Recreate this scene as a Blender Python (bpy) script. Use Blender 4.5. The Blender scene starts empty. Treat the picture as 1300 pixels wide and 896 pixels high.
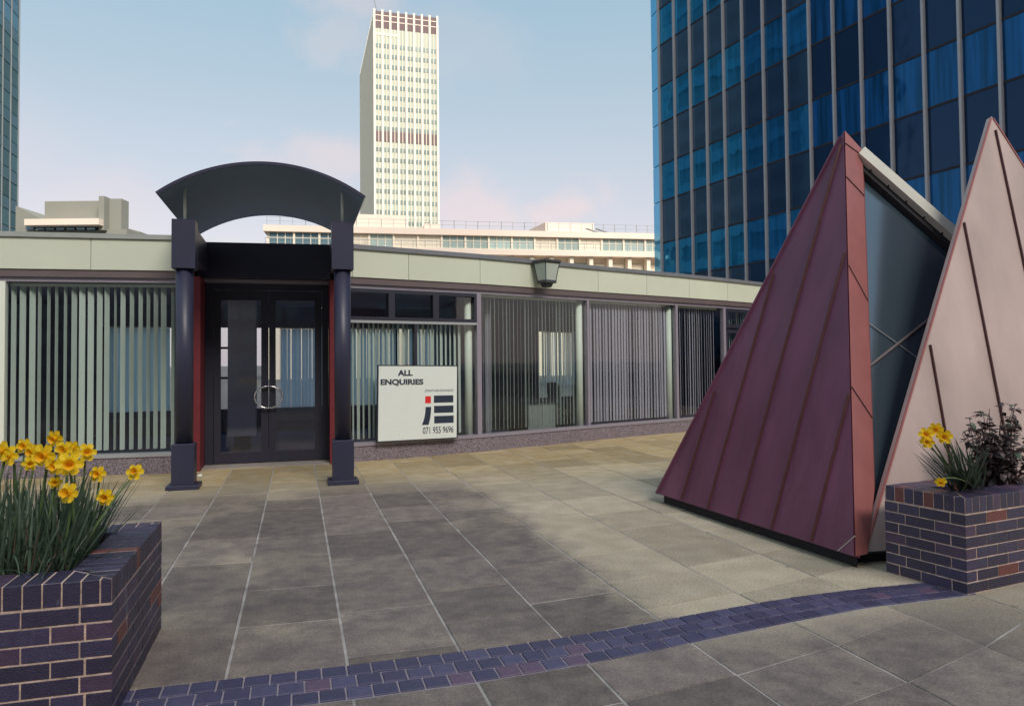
import bpy, bmesh, math, random
from mathutils import Vector, Matrix
random.seed(7)
R_ = math.radians
S = bpy.context.scene
COL = S.collection

# ------------------------------------------------------------------ camera
F, EYE = 950.0, 1.57
YAW, PITCH, ROLL, PPX, PPY = R_(16), .03, .010, 650.0, 431.5
fw = Vector((math.sin(YAW)*math.cos(PITCH), math.cos(YAW)*math.cos(PITCH), math.sin(PITCH)))
rt = Vector((math.cos(YAW), -math.sin(YAW), 0)); up = rt.cross(fw)
rt, up = rt*math.cos(ROLL)-up*math.sin(ROLL), up*math.cos(ROLL)+rt*math.sin(ROLL)
cam = bpy.data.cameras.new('camera'); co = bpy.data.objects.new('camera', cam); COL.objects.link(co)
co.matrix_world = Matrix(((rt.x, up.x, -fw.x, 0), (rt.y, up.y, -fw.y, 0), (rt.z, up.z, -fw.z, EYE), (0, 0, 0, 1)))
cam.sensor_width = 36; cam.lens = 36*F/1300; cam.shift_y = -(448-PPY)/1300; cam.clip_end = 5000; cam.clip_start = .05
S.camera = co
def ray(x, y): return fw + rt*((x-PPX)/F) - up*((y-PPY)/F)
def at(x, y, d):                                   # point seen at (x, y), d metres in front of the lens
    return Vector((0, 0, EYE)) + ray(x, y)*d
def ground(x, y, z=0):
    r = ray(x, y); return Vector((0, 0, EYE)) + r*((z-EYE)/r.z)
def onplane(x, y, p, n):
    r = ray(x, y); o = Vector((0, 0, EYE)); return o + r*((p-o).dot(n)/r.dot(n))

# ------------------------------------------------------------------ light
SUN_AZ, SUN_EL = R_(168), R_(38)                   # azimuth measured from +Y towards +X
w = bpy.data.worlds.new('World'); S.world = w; w.use_nodes = True
nt = w.node_tree; nt.nodes.clear()
def N(t, **k):
    n = nt.nodes.new(t)
    for a, b in k.items(): setattr(n, a, b)
    return n
L = nt.links.new
out = N('ShaderNodeOutputWorld'); bg = N('ShaderNodeBackground'); bg.inputs[1].default_value = .095
sky = N('ShaderNodeTexSky', sky_type='NISHITA'); sky.sun_disc = False
sky.sun_elevation = SUN_EL; sky.sun_rotation = SUN_AZ; sky.air_density = 1.3; sky.dust_density = 2.2; sky.ozone_density = 1.4
geo = N('ShaderNodeTexCoord'); sep = N('ShaderNodeSeparateXYZ'); L(geo.outputs['Generated'], sep.inputs[0])
ramp = N('ShaderNodeValToRGB'); L(sep.outputs['Z'], ramp.inputs[0])
e = ramp.color_ramp.elements
e[0].position = 0; e[0].color = (4.4, 3.7, 3.7, 1)
e[1].position = 1; e[1].color = (2.3, 2.8, 3.2, 1)
for p, c in ((.10, (3.8, 3.3, 3.45)), (.2, (3.05, 2.95, 3.2)), (.34, (2.2, 2.68, 2.98)), (.46, (1.7, 2.5, 2.95))):
    x = e.new(p); x.color = (*c, 1)
mx = N('ShaderNodeMix', data_type='RGBA'); mx.inputs[0].default_value = .8
L(sky.outputs[0], mx.inputs[6]); L(ramp.outputs[0], mx.inputs[7])
mp = N('ShaderNodeMapping'); mp.inputs['Scale'].default_value = (2.2, 2.2, 5.5); mp.inputs['Location'].default_value = (2.35, 1.4, .6)
L(geo.outputs['Generated'], mp.inputs[0])
nz = N('ShaderNodeTexNoise'); nz.inputs['Scale'].default_value = 1.5; nz.inputs['Detail'].default_value = 6; nz.inputs['Roughness'].default_value = .55
L(mp.outputs[0], nz.inputs[0])
cr = N('ShaderNodeValToRGB'); cr.color_ramp.elements[0].position = .615; cr.color_ramp.elements[0].color = (0, 0, 0, 1)
cr.color_ramp.elements[1].position = .74; cr.color_ramp.elements[1].color = (.42, .42, .42, 1); L(nz.outputs[0], cr.inputs[0])
def vm(op, a, b=None):
    n = N('ShaderNodeVectorMath', operation=op)
    for i, v in enumerate((a, b)):
        if v is None: continue
        if hasattr(v, 'is_output'): L(v, n.inputs[i])
        else: n.inputs[i].default_value = v
    return n
nz2 = N('ShaderNodeTexNoise'); nz2.inputs['Scale'].default_value = 9; nz2.inputs['Detail'].default_value = 6; nz2.inputs['Roughness'].default_value = .6; L(geo.outputs['Generated'], nz2.inputs[0])
wv = vm('MULTIPLY', vm('SUBTRACT', nz2.outputs['Color'], (.5, .5, .5)).outputs[0], (.16, .16, .10))
dirw = vm('ADD', geo.outputs['Generated'], wv.outputs[0])
total = cr.outputs[0]
for px_, py_, rad, amp in ((600, 262, .075, .85), (712, 262, .045, .9), (425, 205, .06, .75), (405, 240, .05, .5), (455, 8, .06, .6), (420, 48, .05, .45), (130, 262, .09, .35), (560, 60, .10, .22), (-300, 150, .2, .5), (1500, 200, .2, .5)):
    c0_ = ray(px_, py_).normalized(); d_ = vm('SUBTRACT', dirw.outputs[0], tuple(c0_)); d2 = vm('MULTIPLY', d_.outputs[0], (1, 1, 2.1)); ln_ = vm('LENGTH', d2.outputs[0])
    mr_ = N('ShaderNodeMapRange', interpolation_type='SMOOTHSTEP'); mr_.inputs[1].default_value = rad*.35; mr_.inputs[2].default_value = rad*1.5; mr_.inputs[3].default_value = amp*.5; mr_.inputs[4].default_value = 0; L(ln_.outputs['Value'], mr_.inputs[0])
    mm_ = N('ShaderNodeMath', operation='MAXIMUM'); L(total, mm_.inputs[0]); L(mr_.outputs[0], mm_.inputs[1]); total = mm_.outputs[0]
m2 = N('ShaderNodeMix', data_type='RGBA'); L(total, m2.inputs[0]); L(mx.outputs[2], m2.inputs[6]); m2.inputs[7].default_value = (4.5, 3.45, 3.3, 1)
L(m2.outputs[2], bg.inputs[0]); L(bg.outputs[0], out.inputs[0])
sl = bpy.data.lights.new('sun', 'SUN'); sl.energy = 2.1; sl.angle = R_(26); sl.color = (1, .91, .82)
so = bpy.data.objects.new('sun', sl); COL.objects.link(so)
sd = Vector((math.sin(SUN_AZ)*math.cos(SUN_EL), math.cos(SUN_AZ)*math.cos(SUN_EL), math.sin(SUN_EL)))
so.rotation_euler = sd.to_track_quat('Z', 'Y').to_euler(); so.location = (0, -20, 60)
S.view_settings.view_transform = 'Standard'; S.view_settings.look = 'None'
S.view_settings.exposure = 1.2; S.view_settings.gamma = 1
S.render.engine = 'CYCLES'; S.cycles.max_bounces = 8; S.cycles.transparent_max_bounces = 16
S.cycles.use_denoising = True; S.cycles.caustics_reflective = False; S.cycles.caustics_refractive = False

# ------------------------------------------------------------------ materials
def mat(name, col, rough=.6, metal=0, var=.0, vscale=6, bump=0, bscale=40, objvar=0, cols=None, spec=.5, trans=0, speck=None, stretch=None):
    m = bpy.data.materials.new(name); m.use_nodes = True; t = m.node_tree; b = t.nodes['Principled BSDF']
    b.inputs['Base Color'].default_value = (*col, 1); b.inputs['Roughness'].default_value = rough
    b.inputs['Metallic'].default_value = metal; b.inputs['Specular IOR Level'].default_value = spec
    g = t.nodes.new('ShaderNodeNewGeometry'); pos = g.outputs['Position']
    if stretch:
        mm = t.nodes.new('ShaderNodeMapping'); mm.inputs['Scale'].default_value = stretch; t.links.new(pos, mm.inputs[0]); pos = mm.outputs[0]
    last = None
    if cols:
        oi = t.nodes.new('ShaderNodeObjectInfo'); r = t.nodes.new('ShaderNodeValToRGB'); r.color_ramp.interpolation = 'CONSTANT'
        els = r.color_ramp.elements
        while len(els) < len(cols): els.new(.5)
        for i, (p, c) in enumerate(cols): els[i].position = p; els[i].color = (*c, 1)
        t.links.new(oi.outputs['Random'], r.inputs[0]); last = r.outputs[0]
    def mult(a, fac_out, lo, hi):
        mr = t.nodes.new('ShaderNodeMapRange'); mr.inputs[3].default_value = lo; mr.inputs[4].default_value = hi
        t.links.new(fac_out, mr.inputs[0])
        v = t.nodes.new('ShaderNodeVectorMath'); v.operation = 'SCALE'
        if a is None: v.inputs[0].default_value = col
        else: t.links.new(a, v.inputs[0])
        t.links.new(mr.outputs[0], v.inputs['Scale']); return v.outputs[0]
    if objvar:
        oi = t.nodes.new('ShaderNodeObjectInfo'); last = mult(last, oi.outputs['Random'], 1-objvar, 1+objvar)
    if var:
        n = t.nodes.new('ShaderNodeTexNoise'); n.inputs['Scale'].default_value = vscale; n.inputs['Detail'].default_value = 5; t.links.new(pos, n.inputs[0])
        last = mult(last, n.outputs[0], 1-var*1.6, 1+var*1.6)
    if speck:
        n = t.nodes.new('ShaderNodeTexVoronoi'); n.inputs['Scale'].default_value = speck[0]; t.links.new(pos, n.inputs[0])
        s = t.nodes.new('ShaderNodeSeparateColor'); t.links.new(n.outputs['Color'], s.inputs[0])
        last = mult(last, s.outputs[0], speck[1], speck[2])
    if last is not None: t.links.new(last, b.inputs['Base Color'])
    if bump:
        n = t.nodes.new('ShaderNodeTexNoise'); n.inputs['Scale'].default_value = bscale; n.inputs['Detail'].default_value = 4; t.links.new(pos, n.inputs[0])
        bp = t.nodes.new('ShaderNodeBump'); bp.inputs['Strength'].default_value = bump; bp.inputs['Distance'].default_value = .02
        t.links.new(n.outputs[0], bp.inputs['Height']); t.links.new(bp.outputs[0], b.inputs['Normal'])
    if trans:
        tr = t.nodes.new('ShaderNodeBsdfTranslucent'); tr.inputs[0].default_value = (*col, 1)
        mxs = t.nodes.new('ShaderNodeMixShader'); mxs.inputs[0].default_value = trans
        o = t.nodes['Material Output']; t.links.new(b.outputs[0], mxs.inputs[1]); t.links.new(tr.outputs[0], mxs.inputs[2]); t.links.new(mxs.outputs[0], o.inputs[0])
    return m
def efflorescence(m):
    t = m.node_tree; b = t.nodes['Principled BSDF']; src = b.inputs['Base Color'].links[0].from_socket
    g = t.nodes.new('ShaderNodeNewGeometry'); mp = t.nodes.new('ShaderNodeMapping'); mp.inputs['Scale'].default_value = (16, 16, 3); t.links.new(g.outputs['Position'], mp.inputs[0])
    n = t.nodes.new('ShaderNodeTexNoise'); n.inputs['Scale'].default_value = 1; n.inputs['Detail'].default_value = 3; t.links.new(mp.outputs[0], n.inputs[0])
    r = t.nodes.new('ShaderNodeMapRange'); r.inputs[1].default_value = .67; r.inputs[2].default_value = .76; r.inputs[4].default_value = .5; t.links.new(n.outputs[0], r.inputs[0])
    x = t.nodes.new('ShaderNodeMix'); x.data_type = 'RGBA'; t.links.new(r.outputs[0], x.inputs[0]); t.links.new(src, x.inputs[6]); x.inputs[7].default_value = (.34, .34, .42, 1)
    t.links.new(x.outputs[2], b.inputs['Base Color'])
def glass(name, tint, refl=.06, gcol=(1, 1, 1), rough=.02, wob=0):
    m = bpy.data.materials.new(name); m.use_nodes = True; t = m.node_tree; t.nodes.clear()
    o = t.nodes.new('ShaderNodeOutputMaterial'); a = t.nodes.new('ShaderNodeBsdfTransparent'); a.inputs[0].default_value = (*tint, 1)
    g = t.nodes.new('ShaderNodeBsdfGlossy'); g.inputs[0].default_value = (*gcol, 1); g.inputs['Roughness'].default_value = rough
    f = t.nodes.new('ShaderNodeLayerWeight'); f.inputs[0].default_value = .5
    pw = t.nodes.new('ShaderNodeMath'); pw.operation = 'POWER'; pw.inputs[1].default_value = 4.5; t.links.new(f.outputs['Facing'], pw.inputs[0])
    ad = t.nodes.new('ShaderNodeMath'); ad.operation = 'MULTIPLY_ADD'; ad.inputs[1].default_value = .9; ad.inputs[2].default_value = refl; t.links.new(pw.outputs[0], ad.inputs[0])
    x = t.nodes.new('ShaderNodeMixShader'); t.links.new(ad.outputs[0], x.inputs[0]); t.links.new(a.outputs[0], x.inputs[1]); t.links.new(g.outputs[0], x.inputs[2]); t.links.new(x.outputs[0], o.inputs[0])
    return m
def mirror_glass(name, base, gcol, fac, rough=.03, wob=.03, objvar=.15, streak=0):
    m = bpy.data.materials.new(name); m.use_nodes = True; t = m.node_tree; t.nodes.clear()
    o = t.nodes.new('ShaderNodeOutputMaterial'); a = t.nodes.new('ShaderNodeBsdfDiffuse')
    g = t.nodes.new('ShaderNodeBsdfGlossy'); g.inputs[0].default_value = (*gcol, 1); g.inputs['Roughness'].default_value = rough
    oi = t.nodes.new('ShaderNodeObjectInfo'); mr = t.nodes.new('ShaderNodeMapRange'); mr.inputs[3].default_value = 1-objvar; mr.inputs[4].default_value = 1+objvar; t.links.new(oi.outputs['Random'], mr.inputs[0])
    v = t.nodes.new('ShaderNodeVectorMath'); v.operation = 'SCALE'; v.inputs[0].default_value = base; t.links.new(mr.outputs[0], v.inputs['Scale'])
    last = v.outputs[0]
    geo = t.nodes.new('ShaderNodeNewGeometry')
    if streak:                                     # folds of the curtains hanging behind the pane
        mp = t.nodes.new('ShaderNodeMapping'); mp.inputs['Scale'].default_value = (7, 7, .35); t.links.new(geo.outputs['Position'], mp.inputs[0])
        n = t.nodes.new('ShaderNodeTexNoise'); n.inputs['Scale'].default_value = 1.0; n.inputs['Detail'].default_value = 4; t.links.new(mp.outputs[0], n.inputs[0])
        r2 = t.nodes.new('ShaderNodeMapRange'); r2.inputs[1].default_value = .35; r2.inputs[2].default_value = .68; r2.inputs[3].default_value = 1-streak; r2.inputs[4].default_value = 1+streak; t.links.new(n.outputs[0], r2.inputs[0])
        v2 = t.nodes.new('ShaderNodeVectorMath'); v2.operation = 'SCALE'; t.links.new(last, v2.inputs[0]); t.links.new(r2.outputs[0], v2.inputs['Scale']); last = v2.outputs[0]
    t.links.new(last, a.inputs[0])
    f = t.nodes.new('ShaderNodeLayerWeight'); f.inputs[0].default_value = .35
    mr3 = t.nodes.new('ShaderNodeMapRange'); mr3.inputs[3].default_value = fac*.35; mr3.inputs[4].default_value = min(1, fac*1.3); t.links.new(f.outputs['Facing'], mr3.inputs[0])
    n = t.nodes.new('ShaderNodeTexNoise'); n.inputs['Scale'].default_value = .8; t.links.new(geo.outputs['Position'], n.inputs[0])
    bp = t.nodes.new('ShaderNodeBump'); bp.inputs['Strength'].default_value = wob; bp.inputs['Distance'].default_value = .3; t.links.new(n.outputs[0], bp.inputs['Height']); t.links.new(bp.outputs[0], g.inputs['Normal'])
    x = t.nodes.new('ShaderNodeMixShader'); t.links.new(mr3.outputs[0], x.inputs[0]); t.links.new(a.outputs[0], x.inputs[1]); t.links.new(g.outputs[0], x.inputs[2]); t.links.new(x.outputs[0], o.inputs[0])
    return m

M = {}
M['mortar_floor'] = mat('pale_pavement_mortar', (.36, .33, .31), .9, var=.62, vscale=4.5)
M['earth'] = mat('far_ground', (.16, .15, .14), .9, var=.2, vscale=.5)
M['brick'] = mat('blue_engineering_brick', (.05, .045, .09), .42, var=.22, vscale=30, bump=.35, bscale=120, objvar=.25,
                 cols=((0, (.042, .034, .074)), (.3, (.050, .041, .090)), (.55, (.032, .026, .056)), (.78, (.062, .038, .074)), (.955, (.13, .038, .035))))
efflorescence(M['brick'])
M['paver'] = mat('blue_brick_paver', (.05, .045, .10), .5, var=.22, vscale=25, bump=.3, bscale=90, objvar=.25,
                 cols=((0, (.064, .056, .120)), (.35, (.078, .070, .140)), (.65, (.048, .044, .095)), (.93, (.10, .062, .105))))
M['mortar'] = mat('tan_brick_mortar', (.56, .41, .33), .9, var=.5, vscale=20, bump=.3, bscale=150)
M['mortar_band'] = mat('band_mortar', (.30, .26, .30), .9, var=.25, vscale=15)
M['soil'] = mat('planter_soil', (.035, .025, .02), 1, var=.4, vscale=20, bump=1, bscale=40)
M['fascia'] = mat('pale_green_fascia', (.60, .64, .52), .6, var=.05, vscale=1.5, bump=.03, bscale=200, objvar=.02)
M['coping'] = mat('grey_lead_coping', (.17, .18, .20), .6, var=.12, vscale=4)
M['coping_light'] = mat('pale_grey_coping', (.33, .35, .33), .6, var=.1, vscale=4)
M['trim'] = mat('mauve_brown_trim', (.13, .10, .105), .5, var=.1, vscale=5)
M['alu'] = mat('aluminium_frame', (.42, .44, .46), .35, .3, var=.04)
M['alu_dull'] = mat('dull_mauve_frame', (.30, .27, .32), .45, .2, var=.05)
M['white'] = mat('white_paint', (.74, .78, .68), .5, var=.03)
M['black'] = mat('black_frame_paint', (.024, .024, .040), .45, var=.1)
M['navy'] = mat('navy_gloss_paint', (.030, .031, .062), .44, var=.1, vscale=3, bump=.02, bscale=60)
M['canopy'] = mat('slate_blue_canopy_sheet', (.13, .20, .30), .42, var=.08, vscale=3)
M['red'] = mat('dark_red_reveal', (.17, .020, .028), .5, var=.18, vscale=8)
M['plinth'] = mat('speckled_granite_plinth', (.17, .14, .16), .7, speck=(90, .35, 1.9), bump=.3, bscale=90)
M['step'] = mat('pale_threshold_stone', (.30, .27, .24), .8, var=.2, vscale=6)
M['glass'] = glass('window_glass', (.92, .95, .95), .03)
M['door_glass'] = glass('door_glass', (.92, .92, .96), .05)
M['chrome'] = mat('polished_steel', (.75, .75, .78), .14, 1)
M['slat'] = mat('pale_blind_slat', (.80, .86, .80), .7, objvar=.10, trans=.25)
M['slat_grey'] = mat('grey_mauve_blind_slat', (.46, .42, .50), .75, objvar=.16, trans=.15)
M['slat_blue'] = mat('blue_backlit_slat', (.84, .94, 1.0), .8, objvar=.08, trans=.85)
M['carpet'] = mat('blue_carpet', (.14, .14, .26), .95, var=.15, vscale=30)
M['ceiling'] = mat('interior_ceiling', (.38, .34, .40), .9)
M['inwall'] = mat('interior_wall', (.30, .28, .34), .9, var=.08)
M['pier'] = mat('interior_pier_paint', (.50, .48, .54), .7, var=.06)
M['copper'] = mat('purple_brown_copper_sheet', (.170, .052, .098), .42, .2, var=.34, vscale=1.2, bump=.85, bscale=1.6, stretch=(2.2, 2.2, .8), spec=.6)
M['strip'] = mat('rosy_lit_copper_edge_sheet', (.36, .125, .118), .5, .1, var=.12, vscale=5, bump=.05, bscale=60)  # warm light on the copper edge is painted into this rosier colour
M['copper_lit'] = mat('pale_lit_copper_sheet', (.53, .405, .37), .5, .1, var=.26, vscale=1.1, bump=.7, bscale=1.6, stretch=(2.2, 2.2, .8))  # same copper painted paler to stand for the lit wing
M['seam'] = mat('rust_dark_seam', (.075, .022, .024), .6, var=.25, vscale=12)
M['darkbase'] = mat('dark_recessed_kerb', (.012, .011, .014), .8)
M['bar'] = mat('cream_ridge_bar', (.60, .58, .50), .5, var=.06)
M['pyr_glass'] = mirror_glass('smoky_roof_glass', (.040, .062, .078), (.75, .85, 1), .30, .16, .02, 0)
M['petal'] = mat('daffodil_yellow_petal', (.92, .64, .012), .6, objvar=.08, trans=.25)
M['trumpet'] = mat('daffodil_orange_trumpet', (.90, .50, .010), .6, objvar=.1, trans=.2)
M['stem'] = mat('daffodil_stem_green', (.10, .16, .05), .6)
M['leaf'] = mat('daffodil_leaf_green', (.075, .115, .075), .45, var=.55, vscale=14, trans=.15)
M['drydark'] = mat('dry_brown_stalk', (.10, .06, .045), .8, var=.3, vscale=20)
M['bush'] = mat('dark_maroon_green_leaf', (.060, .036, .036), .5, var=.6, vscale=18, trans=.1)
M['bark'] = mat('shrub_bark', (.07, .045, .035), .9)
M['t_win'] = mirror_glass('blue_window_pane', (.012, .12, .25), (.12, .56, .88), .95, .03, .02, .2, streak=.5)
M['t_span'] = mirror_glass('dark_spandrel_glass', (.030, .055, .095), (.36, .50, .64), .55, .08, .02, .15)
M['t_deep'] = mirror_glass('deep_blue_reflection_curtained_pane', (.006, .048, .16), (.08, .30, .58), .34, .05, .05, .25, streak=.7)  # dark building's reflection painted into the colour, with a weaker mirror
M['t_mid'] = mirror_glass('mid_blue_reflection_pane', (.008, .08, .21), (.10, .42, .74), .62, .03, .02, .35, streak=.3)  # halfway step of the painted reflection
M['t_midspan'] = mirror_glass('mid_reflection_spandrel_glass', (.016, .032, .075), (.24, .38, .54), .42, .08, .02, .2)
M['t_deepspan'] = mirror_glass('navy_reflection_spandrel_glass', (.008, .018, .05), (.12, .24, .42), .28, .08, .05, .2)  # spandrels darkened for the same painted reflection
M['t_mull'] = mat('grey_mullion', (.42, .42, .44), .45, .3, var=.05)
M['t_edge'] = mirror_glass('cyan_corner_glass', (.03, .25, .42), (.3, .7, 1), .6, .05)
M['dark'] = mat('dark_gap', (.02, .02, .03), .8)
M['cream'] = mat('cream_concrete', (.74, .67, .55), .8, var=.05, vscale=.3)
M['cream_side'] = mat('cream_brightened_side_concrete', (.84, .80, .66), .8, var=.05, vscale=.3)  # lighter than the front cream, to brighten the tower's shaded side
M['pierwhite'] = mat('white_tower_pier', (.82, .73, .61), .7, var=.03)
M['gwin'] = mirror_glass('grey_green_window', (.20, .25, .22), (.6, .75, .75), .35, .1, 0, .2)
M['gpanel'] = mat('green_grey_panel', (.46, .50, .41), .6, objvar=.05)
M['louvre'] = mat('brown_louvre_band', (.17, .12, .12), .8, var=.1)
M['peach'] = mat('peach_concrete', (.78, .66, .56), .8, var=.05, vscale=.5)
M['lwin'] = mirror_glass('pale_green_window', (.34, .44, .42), (.6, .8, .85), .3, .1, 0, .3)
M['lwin_dark'] = mirror_glass('dark_blue_window', (.10, .17, .21), (.5, .7, .8), .35, .1, 0, .3)
M['lpanel'] = mat('cream_window_panel', (.62, .58, .48), .7, objvar=.08)
M['rail'] = mat('thin_railing', (.25, .27, .27), .5)
M['olive'] = mat('olive_grey_concrete', (.25, .255, .22), .85, var=.08, vscale=.4)
M['l_tower'] = mirror_glass('teal_tower_panel', (.04, .10, .14), (.5, .7, .8), .4, .1, .02, .25)
M['l_tower_win'] = mirror_glass('teal_tower_window', (.06, .13, .16), (.35, .55, .65), .5, .05, .02, .5)
M['l_frame'] = mat('teal_tower_frame', (.06, .12, .16), .6)
M['office'] = mat('rear_office_concrete', (.13, .12, .13), .8, var=.1, vscale=.2)
M['sign'] = mat('sign_board_white', (.72, .77, .73), .5, var=.02)
M['ink'] = mat('sign_dark_ink', (.020, .030, .055), .5)
M['inkred'] = mat('sign_red_ink', (.70, .02, .025), .5)
M['lampglass'] = mat('grey_green_lamp_glass', (.44, .50, .44), .35, var=.05)
M['lampdark'] = mat('lamp_dark_metal', (.04, .045, .05), .5)
M['furn'] = mat('office_furniture_dark', (.02, .02, .028), .6)
M['furnpale'] = mat('office_pale_panel', (.35, .38, .37), .7)

def slab_material():
    """York-stone coloured slabs; damp dark patch and mossy strip are stains fixed to the paving."""
    m = bpy.data.materials.new('weathered_paving_slab'); m.use_nodes = True; t = m.node_tree; b = t.nodes['Principled BSDF']; b.inputs['Roughness'].default_value = .78
    k = t.links.new; nn = t.nodes.new
    g = nn('ShaderNodeNewGeometry'); sp = nn('ShaderNodeSeparateXYZ'); k(g.outputs['Position'], sp.inputs[0])
    def noise(s, d=5, r=.6):
        n = nn('ShaderNodeTexNoise'); n.inputs['Scale'].default_value = s; n.inputs['Detail'].default_value = d; n.inputs['Roughness'].default_value = r; k(g.outputs['Position'], n.inputs[0]); return n.outputs[0]
    def mth(op, a, b2, c=None):
        n = nn('ShaderNodeMath'); n.operation = op
        for i, v in enumerate((a, b2, c)):
            if v is None: continue
            if isinstance(v, (int, float)): n.inputs[i].default_value = v
            else: k(v, n.inputs[i])
        return n.outputs[0]
    def mr(a, lo, hi, o0=0, o1=1):
        n = nn('ShaderNodeMapRange'); n.interpolation_type = 'SMOOTHSTEP'; n.inputs[1].default_value = lo; n.inputs[2].default_value = hi; n.inputs[3].default_value = o0; n.inputs[4].default_value = o1; k(a, n.inputs[0]); return n.outputs[0]
    def mix(f, a, c):
        n = nn('ShaderNodeMix'); n.data_type = 'RGBA'
        if isinstance(f, float): n.inputs[0].default_value = f
        else: k(f, n.inputs[0])
        for i, v in ((6, a), (7, c)):
            if isinstance(v, tuple): n.inputs[i].default_value = (*v, 1)
            else: k(v, n.inputs[i])
        return n.outputs[2]
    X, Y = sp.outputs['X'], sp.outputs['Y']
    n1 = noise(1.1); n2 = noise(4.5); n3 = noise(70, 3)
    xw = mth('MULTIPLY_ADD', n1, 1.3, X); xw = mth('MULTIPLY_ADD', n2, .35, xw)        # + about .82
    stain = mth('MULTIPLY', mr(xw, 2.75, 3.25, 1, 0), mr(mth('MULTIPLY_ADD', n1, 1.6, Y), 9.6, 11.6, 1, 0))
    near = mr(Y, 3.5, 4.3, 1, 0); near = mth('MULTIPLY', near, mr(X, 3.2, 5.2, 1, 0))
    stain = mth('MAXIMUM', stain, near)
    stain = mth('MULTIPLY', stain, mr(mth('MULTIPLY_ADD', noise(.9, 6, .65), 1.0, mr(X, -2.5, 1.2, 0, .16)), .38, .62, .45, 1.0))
    base = mix(mr(n2, .3, .7), (.50, .425, .315), (.385, .325, .235))
    moss = mth('MULTIPLY', mr(mth('MULTIPLY_ADD', n1, 2.5, Y), 9.8, 13.0), mr(n2, .25, .7, .35, .9))
    base = mix(moss, base, (.36, .26, .11))
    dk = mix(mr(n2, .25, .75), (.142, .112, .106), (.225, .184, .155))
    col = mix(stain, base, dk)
    vo = nn('ShaderNodeTexVoronoi'); vo.inputs['Scale'].default_value = 3.2; k(g.outputs['Position'], vo.inputs[0])
    rn = nn('ShaderNodeSeparateColor'); k(vo.outputs['Color'], rn.inputs[0])
    spot = mth('MULTIPLY', mr(vo.outputs['Distance'], .035, .055, 1, 0), mr(rn.outputs[0], .55, .6)); col = mix(mth('MULTIPLY', spot, .55), col, (.42, .38, .33))
    spot2 = mth('MULTIPLY', mr(vo.outputs['Distance'], .06, .09, 1, 0), mr(rn.outputs[1], .75, .8)); col = mix(mth('MULTIPLY', spot2, .45), col, (.09, .075, .07))
    oi = nn('ShaderNodeObjectInfo'); f1 = mr(oi.outputs['Random'], 0, 1, .80, 1.16); f2 = mth('MULTIPLY', mr(n3, .3, .7, .78, 1.22), mr(noise(9, 8, .7), .3, .72, .92, 1.07))
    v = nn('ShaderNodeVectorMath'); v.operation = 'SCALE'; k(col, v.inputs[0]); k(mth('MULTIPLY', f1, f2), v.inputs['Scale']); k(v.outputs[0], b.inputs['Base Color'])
    bp = nn('ShaderNodeBump'); bp.inputs['Strength'].default_value = .35; bp.inputs['Distance'].default_value = .006; k(noise(30, 6), bp.inputs['Height']); k(bp.outputs[0], b.inputs['Normal'])
    return m
M['slab'] = slab_material()

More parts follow.
